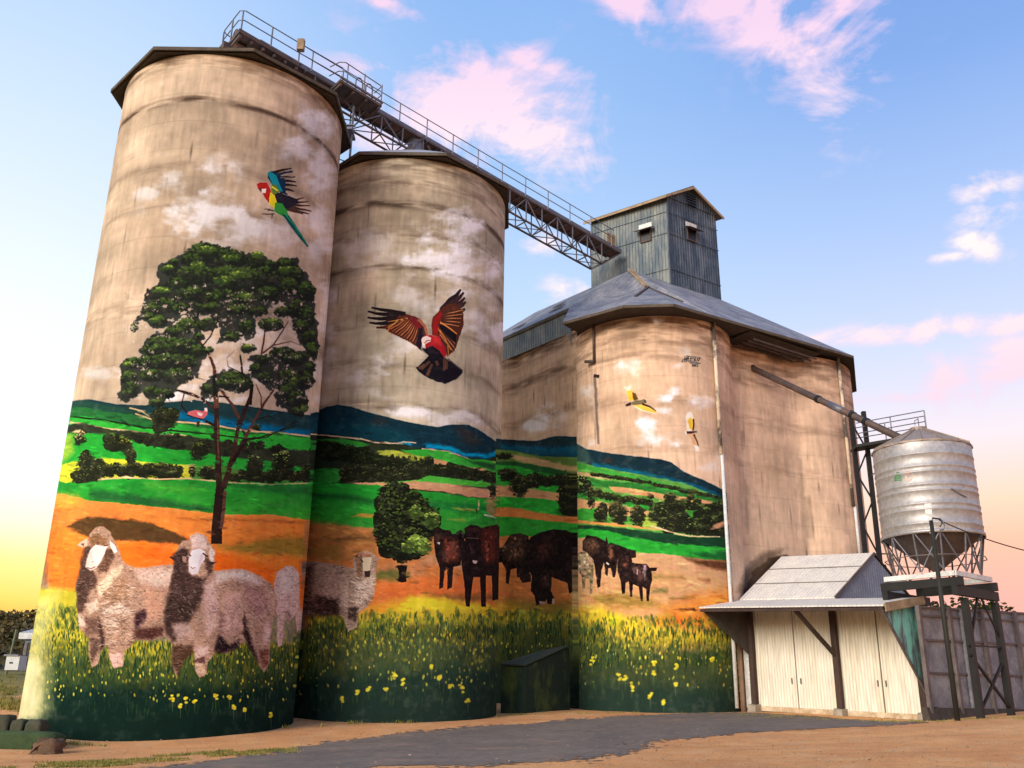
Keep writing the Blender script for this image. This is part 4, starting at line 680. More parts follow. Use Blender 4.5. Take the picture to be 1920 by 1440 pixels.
_A=np.zeros((len(_gp)+3,)*2);_A[:-3,:-3]=_tps(_r)+np.eye(len(_gp))*2.;_A[:-3,-3]=1;_A[:-3,-2:]=_gp[:,:2];_A[-3,:-3]=1;_A[-2:,:-3]=_gp[:,:2].T
_w=np.linalg.solve(_A,np.r_[_gp[:,2],0,0,0])
def gz(x,y):
    x=np.asarray(x,float);y=np.asarray(y,float)
    r=np.hypot(x[...,None]-_gp[:,0],y[...,None]-_gp[:,1])
    h=_tps(r)@_w[:-3]+_w[-3]+_w[-2]*x+_w[-1]*y
    far=np.clip((np.hypot(x,y-30)-90)/60,0,1); h=h*(1-far)+3.2*far
    near=np.exp(-((x/40)**2+((y-30)/40)**2))
    return h+near*(fbm(x/3.1+50,y/3.1+50,2,4)-.5)*.09
def G(px,py):
    d=ray(px,py)
    k=np.arange(8,110,1.);X=d[0]/d[1]*k;g_=d[2]/d[1]*k+CAMZ-gz(X,k);h_=np.nonzero(g_<0)[0]
    if len(h_) and h_[0]>0:
        i=h_[0];t=k[i-1]+g_[i-1]/(g_[i-1]-g_[i]);P=d*(t/d[1]);return float(P[0]),float(P[1]),float(gz(P[0],P[1]))
    P=d*(140/d[1]); return float(P[0]),float(P[1]),float(gz(P[0],P[1]))
def sheet(name,xs,ys,zoff=0.,m=None,keep=None):
    X,Y=np.meshgrid(xs,ys); Z=gz(X,Y)+zoff; nx=len(xs);ny=len(ys)
    V=np.stack([X,Y,Z],-1).reshape(-1,3); F=[]
    for j in range(ny-1):
        for i in range(nx-1):
            if keep is None or keep[j,i]: a=j*nx+i;F.append((a,a+1,a+nx+1,a+nx))
    me=bpy.data.meshes.new(name); me.from_pydata(V.tolist(),[],F); me.materials.append(m); me.polygons.foreach_set('use_smooth',[True]*len(F))
    o=bpy.data.objects.new(name,me); COL.objects.link(o); o['kind']='structure'; return o
# dirt
def ground_material():
    m=bpy.data.materials.new('dirt');m.use_nodes=True;nt=m.node_tree;n=nt.nodes;l=nt.links;b=n['Principled BSDF'];b.inputs['Roughness'].default_value=.95;b.inputs['Specular IOR Level'].default_value=.15
    t=n.new('ShaderNodeTexCoord');sp=n.new('ShaderNodeSeparateXYZ');l.new(t.outputs['Object'],sp.inputs[0])
    def noise(sc,det=6,rg=.6):
        k=n.new('ShaderNodeTexNoise');k.inputs['Scale'].default_value=sc;k.inputs['Detail'].default_value=det;k.inputs['Roughness'].default_value=rg;l.new(t.outputs['Object'],k.inputs['Vector']);return k.outputs[0]
    def mr(v,a,b_,c=0.,d=1.):
        k=n.new('ShaderNodeMapRange');l.new(v,k.inputs[0]);k.inputs[1].default_value=a;k.inputs[2].default_value=b_;k.inputs[3].default_value=c;k.inputs[4].default_value=d;return k.outputs[0]
    def mx(f,a,b_):
        k=n.new('ShaderNodeMix');k.data_type='RGBA'
        if isinstance(f,float):k.inputs[0].default_value=f
        else:l.new(f,k.inputs[0])
        for i,v in ((6,a),(7,b_)):
            if isinstance(v,tuple):k.inputs[i].default_value=v
            else:l.new(v,k.inputs[i])
        return k.outputs[2]
    c=mx(mr(noise(.35),.35,.65),rgb(216,150,96),rgb(238,174,114))
    c=mx(mr(noise(1.1,8,.7),.5,.62,0,.5),c,rgb(244,200,150))
    c=mx(mr(noise(2.2),.45,.75,0,.6),c,rgb(184,128,86))
    c=mx(mr(noise(26.,3),.58,.72,0,.75),c,rgb(150,118,92))
    c=mx(mr(noise(11.,3),.66,.74,0,.6),c,rgb(216,184,150))
    mp=n.new('ShaderNodeMapping');l.new(t.outputs['Object'],mp.inputs[0]);mp.inputs['Rotation'].default_value=(0,0,R(-28));mp.inputs['Scale'].default_value=(.14,1.5,1)
    tk_=n.new('ShaderNodeTexNoise');tk_.inputs['Scale'].default_value=1.;tk_.inputs['Detail'].default_value=5;l.new(mp.outputs[0],tk_.inputs['Vector'])
    c=mx(mr(tk_.outputs[0],.52,.70,0,.3),c,rgb(190,150,116));c=mx(mr(tk_.outputs[0],.46,.34,0,.2),c,rgb(170,112,72))
    # far left the soil is paddock grass
    ms=n.new('ShaderNodeMath');ms.operation='MULTIPLY_ADD';l.new(sp.outputs[0],ms.inputs[0]);ms.inputs[1].default_value=-1.;ms.inputs[2].default_value=-19.
    m2=n.new('ShaderNodeMath');m2.operation='ADD';l.new(ms.outputs[0],m2.inputs[0]);l.new(mr(noise(.5),.3,.7,-3.,3.),m2.inputs[1])
    gr=mx(mr(noise(1.2),.4,.6),rgb(112,112,52),rgb(168,136,80))
    c=mx(mr(m2.outputs[0],0.,5.),c,gr)
    far=n.new('ShaderNodeMath');far.operation='ADD';l.new(sp.outputs[1],far.inputs[0]);far.inputs[1].default_value=-58.
    c=mx(mr(far.outputs[0],0.,12.),c,rgb(120,112,62))
    l.new(c,b.inputs['Base Color'])
    bp=n.new('ShaderNodeBump');bp.inputs['Strength'].default_value=1.;bp.inputs['Distance'].default_value=.09;l.new(noise(7.,9,.75),bp.inputs['Height']);l.new(bp.outputs[0],b.inputs['Normal'])
    return m
def sinh_axis(a,b,c,n,k=3.2):
    t=np.linspace(-1,1,n);s=np.sinh(k*t)/np.sinh(k);return np.where(s<0,c+s*(c-a),c+s*(b-c))
MG=ground_material()
sheet('dirt_ground',sinh_axis(-900,900,0,300,4.2),sinh_axis(-500,2500,38,340,4.6),0.,MG)
# asphalt apron (its outline follows the worn edge of the seal)
def pip(X,Y,P):
    ins=np.zeros(np.shape(X),bool)
    for i in range(len(P)):
        ax_,ay_=P[i][:2];bx_,by_=P[(i+1)%len(P)][:2]
        if ay_!=by_: ins^=((ay_>Y)!=(by_>Y))&(X<(bx_-ax_)*(Y-ay_)/(by_-ay_)+ax_)
    return ins
road_px=[(330,1438),(420,1424),(540,1406),(640,1388),(740,1376),(850,1368),(960,1359),(1060,1350),(1180,1342),(1300,1338),(1400,1337),(1520,1343),(1640,1351),(1730,1356),(1650,1360),(1560,1364),(1400,1374),(1275,1387),(1215,1398),(1150,1414),(1030,1430),(860,1436),(700,1439)]
RP=[G(*p) for p in road_px]
near_e=[(RP[-1][0]-.5,RP[-1][1]-3),(-16,8),(-14,8)]
RPOLY=[p[:2] for p in RP]+[(2,13),(-6,3),(-16,3),(-14,16)]
xs=np.arange(-16,24,.11);ys=np.arange(10,49,.13)
Xc,Yc=np.meshgrid(xs[:-1]+.055,ys[:-1]+.065)
jx=(fbm(Xc/1.8,Yc/2.6,3,6)-.5)*2.2+(vn(Xc/.13,Yc/.16,5)-.5)*1.0;jy=(fbm(Xc/2.8,Yc/3.6,8,6)-.5)*2.4+(vn(Xc/.13,Yc/.16,15)-.5)*1.2
keep=pip(Xc+jx,Yc+jy,RPOLY)
ma=mat('asphalt',(112,102,94),.9,0,0,.5,bump=.6,bscale=60,col2=(130,116,104),spec=.1)
# sand blown over the worn seal
_n=ma.node_tree.nodes;_l=ma.node_tree.links;_b=_n['Principled BSDF'];_src=_b.inputs['Base Color'].links[0].from_socket
_t=_n.new('ShaderNodeTexNoise');_t.inputs['Scale'].default_value=.55;_t.inputs['Detail'].default_value=8;_t.inputs['Roughness'].default_value=.7;_tc=_n.new('ShaderNodeTexCoord');_l.new(_tc.outputs['Object'],_t.inputs['Vector'])
_m=_n.new('ShaderNodeMapRange');_l.new(_t.outputs[0],_m.inputs[0]);_m.inputs[1].default_value=.56;_m.inputs[2].default_value=.68;_m.inputs[4].default_value=.8
_x=_n.new('ShaderNodeMix');_x.data_type='RGBA';_l.new(_m.outputs[0],_x.inputs[0]);_l.new(_src,_x.inputs[6]);_x.inputs[7].default_value=rgb(158,128,104);_l.new(_x.outputs[2],_b.inputs['Base Color'])
sheet('asphalt_road',xs,ys,.012,ma,keep)
# ------------------------------------------------------------------ walls with the mural
def wall_image(name,S,Z,XYZ,clampfn,base,seed,rings,mural=True,stain=1.,marks=True):
    """S,Z: metres along / up the wall (rows top to bottom); XYZ: the points of the wall; returns an image texture of its paint"""
    h,w=S.shape
    n1=fbm(S/2.2,Z/1.7,seed,5);n2=fbm(S/.30,Z/.24,seed+11,4);n3=fbm(S/.16,Z/.9,seed+23,4);n4=fbm(S/4.,Z/.9,seed+31,3)
    c=np.array(base,np.float32)/255.
    v=1+(n1-.5)*.5*stain+(n2-.5)*.10+(n3-.5)*.20+(n4-.5)*.22*stain
    rgbv=c[None,None,:]*v[...,None]
    w_=np.clip((fbm(S/3.5,Z/2.4,seed+41,4)-.42)*3,0,1)[...,None];rgbv=rgbv*(1-w_*.22)+np.array([.74,.60,.48],np.float32)*w_*.22*v[...,None]
    for (z,wd,am) in rings:
        wob=Z-z+(fbm(S/1.6,Z*0,seed+51,3)-.5)*.35
        g=np.exp(-(wob/wd)**2)*np.clip((fbm(S/1.1,Z/.2,seed+61,4)-.30)*3.0,0,1)*am
        rgbv=rgbv*(1-g[...,None]*np.array([.55,.6,.62],np.float32))
        lo=np.clip(1-(z-Z)/1.0,0,1)*(Z<z)*np.clip((fbm(S/.8,Z/2.5,seed+71,4)-.35)*2,0,1)*am*.35
        rgbv=rgbv*(1-lo[...,None]*.5)
    k=np.arange(-60,60)*1.35
    ring=np.zeros_like(Z)
    for q in k:
        if q<Z.min() or q>Z.max():continue
        ring=np.maximum(ring,np.exp(-((Z-q+(vn(S/2.,Z*0,seed)-.5)*.08)/.022)**2)*(.3+.7*vn(S/1.3,Z*0+q,seed+5)))
    rgbv=rgbv*(1-ring[...,None]*.10)
    if marks:
        rr=np.random.default_rng(seed)
        for q in range(46):
            s0=rr.uniform(S.min(),S.max());z0=rr.uniform(Z.min()+8,Z.max()-2);hh=rr.uniform(.5,1.1)
            g=np.exp(-((S-s0)/.05)**2)*np.clip(1-np.abs(Z-z0)/hh,0,1)*rr.uniform(.2,.6)*np.clip((n3-.3)*3,0,1)
            rgbv=rgbv*(1-g[...,None])
    if mural:
        px,py=projpx(XYZ[...,0],XYZ[...,1],XYZ[...,2]);px,al=clampfn(px,py)
        px=np.clip(px,1,CW-3);py=np.clip(py,1,CH-3);i=py.astype(int);j=px.astype(int);fy=(py-i)[...,None];fx=(px-j)[...,None]
        A=ALP[...,None];PM=CAN*A
        def sm(T): return (T[i,j]*(1-fx)+T[i,j+1]*fx)*(1-fy)+(T[i+1,j]*(1-fx)+T[i+1,j+1]*fx)*fy
        cc=sm(PM);aa=sm(A)*al[...,None]; cc=cc*al[...,None]
        wear=1-.10*np.clip((n2-.55)*4,0,1)[...,None]
        pv=(1+(n1-.5)*.22+(n3-.5)*.12+(n2-.5)*.10)[...,None]
        rgbv=rgbv*(1-aa*wear)+cc*wear*pv
    im=bpy.data.images.new(name,w,h,alpha=False)
    out=np.ones((h,w,4),np.float32);out[...,:3]=np.clip(rgbv,0,1);im.pixels.foreach_set(out[::-1].ravel());im.update();im.pack()
    m=bpy.data.materials.new(name);m.use_nodes=True;nt=m.node_tree;n=nt.nodes;l=nt.links;b=n['Principled BSDF'];b.inputs['Roughness'].default_value=.95;b.inputs['Specular IOR Level'].default_value=.06
    t=n.new('ShaderNodeTexImage');t.image=im;t.extension='EXTEND';t.interpolation='Cubic';l.new(t.outputs[0],b.inputs['Base Color'])
    tc_=n.new('ShaderNodeTexCoord');k1=n.new('ShaderNodeTexNoise');k1.inputs['Scale'].default_value=2.2;k1.inputs['Detail'].default_value=9;k1.inputs['Roughness'].default_value=.7;l.new(tc_.outputs['Object'],k1.inputs['Vector'])
    bp=n.new('ShaderNodeBump');bp.inputs['Strength'].default_value=.45;bp.inputs['Distance'].default_value=.05;l.new(k1.outputs[0],bp.inputs['Height']);l.new(bp.outputs[0],b.inputs['Normal'])
    return m
def wall_mesh(name,plan,z0,z1,m,parent,closed=False,nz=8):
    """upright wall swept along plan points; UV runs along the wall and up it"""
    off=Vector((0,0,0));P=parent
    while P is not None: off+=P.location;P=P.parent
    P=np.array(plan);seg=np.r_[0,np.cumsum(np.hypot(*np.diff(P,axis=0).T))];u=seg/seg[-1];n=len(P)
    V=[];F=[];UVs=[]
    for k in range(nz+1):
        z=z0+(z1-z0)*k/nz
        for j in range(n): V.append((P[j][0]-off.x,P[j][1]-off.y,z-off.z));UVs.append((u[j],k/nz))
    for k in range(nz):
        for j in range(n-1): F.append((k*n+j,k*n+j+1,(k+1)*n+j+1,(k+1)*n+j))
    me=bpy.data.meshes.new(name);me.from_pydata(V,[],F);uv=me.uv_layers.new(name='UVMap')
    li=np.empty(len(me.loops),int);me.loops.foreach_get('vertex_index',li);uv.data.foreach_set('uv',np.array(UVs)[li].ravel())
    me.materials.append(m);me.polygons.foreach_set('use_smooth',[True]*len(F));o=bpy.data.objects.new(name,me);COL.objects.link(o);o.parent=parent
    return o
def lineX(y,x0,y0,k): return x0+k*(y0-y)
LA=lambda y:lineX(y,31,1340,.1744); LC=lambda y:lineX(y,548,1359,.0825); LB=lambda y:lineX(y,932,1343,.0137); LD=lambda y:lineX(y,1082.5,1335,-.0175)
LDP=lambda y:1337+(y-595)*.0668
paint_mural()
SR=5.0
S1=(-13.41,38.93);S2=(-5.50,45.30)
SIL=[(S1,26.28,-2.2,(190,168,144),3,[(24.0,.16,1.),(26.1,.5,.6),(19.0,.3,.25),(14.5,.4,.35),(20.8,.2,.3)]),
     (S2,25.29,-1.6,(182,170,148),9,[(22.8,.2,.9),(25.1,.6,.6),(19.5,.16,.75),(21.2,.4,.4),(24.0,.3,.5),(14.6,.2,.4),(12.6,.25,.5),(16.5,.4,.3)])]
def clamp1(px,py):
    a=LA(py)+4;b=LC(py)-4;return np.clip(px,a,b),np.ones_like(px)
def clamp2(px,py):
    a=LC(py)+5;b=LB(py)-3;return np.clip(px,a,b),np.ones_like(px)
silos=[]
for k,((c,zt,zb,base,seed,rings),cl) in enumerate(zip(SIL,(clamp1,clamp2))):
    t=thing('grain_silo',['tall concrete grain silo painted with a gum tree, two merino sheep and a flying parrot','concrete grain silo painted with a galah in flight, a round oak and standing cattle'][k],'grain silo',(c[0],c[1],.0))
    t['group']='painted round concrete silos'
    ac=math.atan2(-c[1],-c[0])      # direction towards the viewer
    half=R(112);w,h=(1500,1800)
    th=np.linspace(ac-half,ac+half,w,dtype=np.float32)[None,:].repeat(h,0);Zr=np.linspace(zt,zb,h,dtype=np.float32)[:,None].repeat(w,1)
    XYZ=np.stack([c[0]+SR*np.cos(th),c[1]+SR*np.sin(th),Zr+CAMZ],-1)
    m=wall_image('mural_%s'%('gum_tree' if k==0 else 'galah'),(th-ac)*SR,Zr,XYZ,cl,base,seed,rings)
    a=np.linspace(ac-half,ac+half,145);wall_mesh('wall',[(c[0]+SR*math.cos(q),c[1]+SR*math.sin(q)) for q in a],zb+CAMZ,zt+CAMZ,m,t)
    a=np.linspace(ac+half,ac-half+6.28318531,80);MB().lathe((c[0],c[1],CAMZ),[(SR,zb),(SR,zt)],80,a0=ac+half,a1=ac-half+6.28318531).build('back_wall',mat('bare_silo_concrete',base,.9,0,.2,1.),t,True)
    # octagonal sheet-metal roof with fascia and soffit
    ve=zt+.12+CAMZ; er=5.62; az0=[R(22.5+45*i) for i in range(8)]
    E=[(c[0]+er*math.sin(q),c[1]+er*math.cos(q)) for q in az0]
    ap=(c[0],c[1],ve+3.6)
    rf=MB()
    for i in range(8):
        p,q=E[i],E[(i+1)%8]
        rf.face([(p[0],p[1],ve+.10),(q[0],q[1],ve+.10),ap])
    rf.build('roof',M['roof_light'],t)
    fa=MB();so=MB()
    for i in range(8):
        p,q=E[i],E[(i+1)%8];sc=lambda P_,s_:(c[0]+(P_[0]-c[0])*s_,c[1]+(P_[1]-c[1])*s_)
        pi,qi=sc(p,.985),sc(q,.985)
        fa.hexa([(*pi,ve-.06),(*qi,ve-.06),(*q,ve-.06),(*p,ve-.06)],[(*pi,ve+.09),(*qi,ve+.09),(*q,ve+.09),(*p,ve+.09)])
        pj,qj=sc(p,.86),sc(q,.86);so.face([(*sc(p,.98),ve-.10),(*sc(q,.98),ve-.10),(*qj,ve+.0),(*pj,ve+.0)])
    fa.build('fascia',M['fascia'],t);so.build('soffit',M['soffit'],t)
    silos.append(t)
# small hatch bracket low on the second silo
g=MB();p=atY(605,1297,40.9);g.beam(p,(p[0]+1.35,p[1]+.35,p[2]+.0),.05);g.beam(p,(p[0],p[1],p[2]+.18),.05);g.build('bracket',M['steel'],silos[1])
# ------------------------------------------------------------------ the four-lobed bin house
bh=thing('grain_bin_house','four-lobed concrete grain bin house with corrugated roof and tall iron head house','grain elevator',LP(5,-5,-.2))
BR_=4.45;c1=(0.,0.);c2=(10.35,1.0);c3=(1.0,-10.35);c4=(11.35,-9.35)
def arc(cc,a0,a1,n,r=BR_): return [(cc[0]+r*math.cos(R(a)),cc[1]+r*math.sin(R(a))) for a in np.linspace(a0,a1,n)]
ZT=19.5
# plan of the lit front: lobe 1 (from its rear left) - infill - lobe 2
p1=arc(c1,205,52,70); pin=[(3.6,3.72),(4.6,3.95),(5.6,4.1),(6.5,4.2)]; p2=arc(c2,132,-40,60)
planF=p1+pin+p2
def bin_wall(plan,zb,zt,name,clampfn,base,seed,rings,mural,pxm=44,parent=bh):
    W_=[LP(u_,v_,0)[:2] for u_,v_ in plan];P=np.array(W_);seg=np.r_[0,np.cumsum(np.hypot(*np.diff(P,axis=0).T))]
    Ltot=seg[-1];w=int(Ltot*pxm);h=int((zt-zb)*pxm);s=np.linspace(0,Ltot,w)
    X=np.interp(s,seg,P[:,0]);Y=np.interp(s,seg,P[:,1]);Z=np.linspace(zt,zb,h)
    S_=s[None,:].repeat(h,0).astype(np.float32);Z_=Z[:,None].repeat(w,1).astype(np.float32)
    XYZ=np.stack([X[None,:].repeat(h,0),Y[None,:].repeat(h,0),Z_+CAMZ],-1)
    m=wall_image(name,S_,Z_,XYZ,clampfn,base,seed,rings,mural,stain=.6)
    return wall_mesh('wall',W_,zb+CAMZ,zt+CAMZ,m,parent)
def clampF(px,py):
    return np.maximum(px,LD(py)+4),np.ones_like(px)
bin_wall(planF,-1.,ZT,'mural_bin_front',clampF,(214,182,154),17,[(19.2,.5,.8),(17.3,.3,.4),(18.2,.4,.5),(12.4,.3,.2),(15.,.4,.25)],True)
def clampL(px,py): return np.clip(px,LB(py)+5,LD(py)-5),np.ones_like(px)
# rear left lobe and the recessed wall between the lobes
planL=arc(c3,215,112,40)[:-1]+[(-3.2,-6.0),(-3.2,-3.1),(-2.9,-2.4)]
planL=[p for p in arc((0.4,-10.3),230,150,40,3.9)]+[(-3.15,-7.2),(-3.2,-5.6),(-3.25,-4.2),(-3.3,-2.55)]
bin_wall(planL,-1.,20.45,'mural_bin_rear',clampL,(198,168,140),27,[(20.2,.5,.8),(18.5,.4,.6),(16.,.3,.4)],True)
planB=arc(c2,-40,-60,6)+arc(c4,40,-140,40)+arc((0.4,-10.3),-60,-130,12,3.9)
bin_wall(planB,-1.,ZT,'bin_back_concrete',lambda a,b:(a,np.zeros_like(a)),(202,168,140),37,[],False,10)
# roof
def rp(*a): return LP(*a)
E0=rp(-6.0,-.8,19.6);E1=rp(-5.15,2.95,19.6);E2=rp(-3.35,4.75,19.6);E3=rp(-.55,5.1,19.6);E4=rp(10.9,6.15,19.85);E5=rp(15.9,3.2,19.6);E6=rp(17.2,-9.5,19.6);E7=rp(12,-15.4,19.6);E8=rp(1,-16.0,22.0);E9=rp(-3.35,-14.0,21.9);E10=rp(-3.35,-3.15,21.95)
PK=rp(0,0,23.15);A=rp(.66,-2.0,25.2);Bq=rp(7.6,-.75,24.85);Cq=rp(9.5,-9.3,25.0);Dq=rp(1.1,-11.5,25.6)
r1=MB()
for t_ in ((E0,E1,PK),(E1,E2,PK),(E2,E3,PK),(E10,E0,PK),(E10,PK,A),(E9,E10,A),(E9,A,Dq),(E8,E9,Dq)): r1.face(t_)
r1.build('roof',M['shed_roof_v'],bh)
r2=MB()
for t_ in ((E3,E4,Bq),(E3,Bq,A),(E3,A,PK),(E4,E5,Bq),(E5,E6,Cq),(E5,Cq,Bq),(E6,E7,Cq),(E7,E8,Dq),(E7,Dq,Cq),(A,Bq,Cq),(A,Cq,Dq)): r2.face(t_)
r2.build('roof',M['shed_roof'],bh)
cp=MB();Aup=Vector(A)+Vector((0,0,.06));Pup=Vector(PK)+Vector((0,0,.06));cp.beam(Aup,Pup,.42,.07);cp.build('ridge_cap',M['fascia_pale'],bh)
cp=MB()
for e in (E1,E3): cp.beam(Pup,Vector(e)*.55+Vector(PK)*.45+Vector((0,0,.05)),.16,.05)
cp.build('ridge_cap',M['rust'],bh)
fa=MB();so=MB()
ed=[E10,E0,E1,E2,E3,E4,E5,E6,E7]
for i in range(len(ed)-1):
    p,q=Vector(ed[i]),Vector(ed[i+1])
    if i==0: continue
    dn=Vector((0,0,-.16));fa.beam(p+dn*.5,q+dn*.5,.06,.15)
    cen=Vector(rp(5.2,-4.2,19.4)); ins=lambda P_:Vector((P_.x+(cen.x-P_.x)*.16,P_.y+(cen.y-P_.y)*.16,P_.z-.05))
    so.face([p+dn*.8,q+dn*.8,ins(q),ins(p)])
fa.beam(Vector(E9)-Vector((0,0,.1)),Vector(E10)-Vector((0,0,.1)),.06,.2)
fa.build('fascia',M['fascia'],bh);so.build('soffit',M['soffit'],bh)
# boarded eave pocket over the recessed front wall
bx=MB();bx.hexa([rp(2.6,2.7,19.25),rp(8.2,3.2,19.25),rp(8.0,4.9,19.3),rp(3.0,4.6,19.3)],[rp(2.6,2.7,19.45),rp(8.2,3.2,19.45),rp(8.4,5.6,19.5),rp(2.4,5.2,19.5)]);bx.build('eave_box',M['soffit'],bh)
ri=MB()
for k in range(5): ri.beam(rp(2.8,3.6+k*.36,19.16),rp(8.1,4.0+k*.36,19.16),.06,.1)
ri.build('eave_rafter',M['rust'],bh)
# corrugated gable strip above the recessed wall
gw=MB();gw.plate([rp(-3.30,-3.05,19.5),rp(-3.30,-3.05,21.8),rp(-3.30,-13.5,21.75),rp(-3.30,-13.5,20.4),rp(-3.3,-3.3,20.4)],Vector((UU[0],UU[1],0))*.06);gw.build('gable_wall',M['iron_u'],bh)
# head house
HC=(3.39,-1.21);HL=(1.86,-6.68);HR=(7.83,-.82);HB=(6.6,-6.4)
hh=MB();zb_=23.8;ze=31.0
cor=[HC,HR,HB,HL]
def lp3(p,z): return LP(p[0],p[1],z)
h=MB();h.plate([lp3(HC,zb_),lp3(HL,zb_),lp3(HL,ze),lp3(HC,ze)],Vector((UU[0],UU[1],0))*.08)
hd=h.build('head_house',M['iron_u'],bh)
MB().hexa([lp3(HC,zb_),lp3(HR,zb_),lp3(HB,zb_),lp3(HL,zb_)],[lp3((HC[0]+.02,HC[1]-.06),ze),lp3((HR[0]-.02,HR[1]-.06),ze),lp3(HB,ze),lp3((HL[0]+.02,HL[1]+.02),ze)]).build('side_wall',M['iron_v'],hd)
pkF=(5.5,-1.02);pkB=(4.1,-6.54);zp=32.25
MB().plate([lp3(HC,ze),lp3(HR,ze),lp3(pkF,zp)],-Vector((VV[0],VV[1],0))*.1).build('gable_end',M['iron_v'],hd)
def ov(p,du,dv): return (p[0]+du,p[1]+dv)
rf=MB();T_=Vector((0,0,.09))
rf.plate([lp3(ov(HC,-.35,.3),ze-.2),lp3(ov(HL,-.35,-.3),ze-.2),lp3(ov(pkB,0,-.3),zp+.03),lp3(ov(pkF,0,.3),zp+.03)],T_)
rf.plate([lp3(ov(HR,.35,.3),ze-.2),lp3(ov(HB,.35,-.3),ze-.2),lp3(ov(pkB,0,-.3),zp+.03),lp3(ov(pkF,0,.3),zp+.03)],T_)
rf.build('roof',M['rust'],hd)
fb=MB();fb.beam(lp3(ov(HC,-.37,.31),ze-.25),lp3(ov(HL,-.37,-.3),ze-.25),.05,.16);fb.beam(lp3(ov(HC,-.37,.34),ze-.22),lp3(ov(pkF,0,.34),zp-.05),.05,.16);fb.beam(lp3(ov(HR,.37,.34),ze-.22),lp3(ov(pkF,0,.34),zp-.05),.05,.16);fb.build('fascia',M['fascia_pale'],hd)
def win(px,py,face,w=.75,hh_=.85,flap=True):
    # on left (u) face or right (v) face of the head house
    a,b=(HC,HL) if face=='u' else (HC,HR)
    d=ray(px,py);A2=np.array(LP(*a,0)[:2]);B2=np.array(LP(*b,0)[:2]);e=B2-A2;nn_=np.array([e[1],-e[0]]);k=(A2@nn_)/(d[:2]@nn_);P=d*k;P[2]+=CAMZ
    e3=Vector((e[0],e[1],0)).normalized();nrm=Vector((-P[0],-P[1],0));nrm=(nrm-e3*nrm.dot(e3)).normalized();c=Vector(P)
    m_=MB();q=lambda x,z,o:c+e3*x+Vector((0,0,z))+nrm*o
    o=MB().hexa([q(-w/2,-hh_/2,.01),q(w/2,-hh_/2,.01),q(w/2,-hh_/2,.05),q(-w/2,-hh_/2,.05)],[q(-w/2,hh_/2,.01),q(w/2,hh_/2,.01),q(w/2,hh_/2,.05),q(-w/2,hh_/2,.05)]).build('window',M['glass'],hd)
    fr=MB()
    for x0,z0,x1,z1 in ((-w/2,-hh_/2,w/2,-hh_/2),(-w/2,hh_/2,w/2,hh_/2),(-w/2,-hh_/2,-w/2,hh_/2),(w/2,-hh_/2,w/2,hh_/2)): fr.beam(q(x0,z0,.06),q(x1,z1,.06),.07,.07)
    if flap: fr.plate([q(-w*.85,hh_/2,.08),q(w*.85,hh_/2,.08),q(w*.85,hh_*.25,.55),q(-w*.85,hh_*.25,.55)],(0,0,.04))
    fr.build('window_hood',M['rust'],hd)
    s=MB().hexa([q(-w*.62,hh_*.62,.02),q(w*.62,hh_*.62,.02),q(w*.62,hh_*.62,.06),q(-w*.62,hh_*.62,.06)],[q(-w*.62,hh_*1.0,.02),q(w*.62,hh_*1.0,.02),q(w*.62,hh_*1.0,.06),q(-w*.62,hh_*1.0,.06)]).build('window_panel',M['white'],hd)
lpj=MB()
for z_ in (25.9,28.4,29.9):
    lpj.beam(lp3((HC[0]-.03,HC[1]+.02),z_),lp3((HL[0]-.03,HL[1]),z_),.03,.035);lpj.beam(lp3((HC[0],HC[1]+.03),z_),lp3((HR[0],HR[1]+.03),z_),.03,.035)
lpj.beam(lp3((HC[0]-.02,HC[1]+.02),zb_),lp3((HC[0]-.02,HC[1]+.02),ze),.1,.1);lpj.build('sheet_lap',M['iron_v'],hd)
win(1211,442,'u');win(1296,441,'v')
# louvre
pv=Vector(lp3((5.45,-1.0),31.35));e3=Vector((UU[0],UU[1],0));nv=Vector((VV[0],VV[1],0))
lv=MB()
for k in range(5): lv.beam(pv+e3*-.38+Vector((0,0,-.4+k*.19))+nv*.12,pv+e3*.38+Vector((0,0,-.4+k*.19))+nv*.12,.1,.07)
lv.build('louvre_vent',M['black'],hd)
# conveyor doorway patch
q=MB();dpt=Vector(lp3((2.35,-4.9),28.6));q.beam(dpt-Vector((UU[0],UU[1],0))*.25-Vector((0,0,.6)),dpt-Vector((UU[0],UU[1],0))*.25+Vector((0,0,.7)),1.0,.06,up=(VV[0],VV[1],0));q.build('door_frame',M['fascia_pale'],hd)
# downpipes on the lobes
def onwall(px,py,plan_c,r,off=.12):
    # hit the upright cylinder of a lobe
    cxy=np.array(LP(*plan_c,0)[:2]);d=ray(px,py);a=d[0]**2+d[1]**2;b=-2*(d[:2]@cxy);c=cxy@cxy-(r+off)**2;D=max(b*b-4*a*c,0);k=(-b-math.sqrt(D))/(2*a);P=d*k;P[2]+=CAMZ;return Vector(P)
def upright(px1,py1,px2,py2,cc,r,rad,name,m,off=.12,smooth=True):
    a=onwall(px1,py1,cc,r,off);b=onwall(px2,py2,cc,r,off);x=(a.x+b.x)/2;y=(a.y+b.y)/2
    return MB().tube([(x,y,b.z),(x,y,a.z)],rad,10).build(name,m,bh,True)
upright(1112,592,1114,678,c1,BR_,.07,'downpipe',M['rust'])
a=onwall(1114,678,c1,BR_,.12);b=onwall(1097,678,c1,BR_,.3);MB().tube([a,b],.09,8).build('pipe_elbow',M['rust'],bh)
upright(1337,597,1352,852,c1,BR_,.10,'downpipe',M['pipe_dark'],.14)
upright(1352,852,1384,1328,c1,BR_,.09,'downpipe',M['white'],.14)
upright(1567,664,1604,950,c2,BR_,.09,'downpipe',M['pipe_dark'],.12)
upright(1604,950,1612,1050,c2,BR_,.085,'downpipe',M['white'],.12)
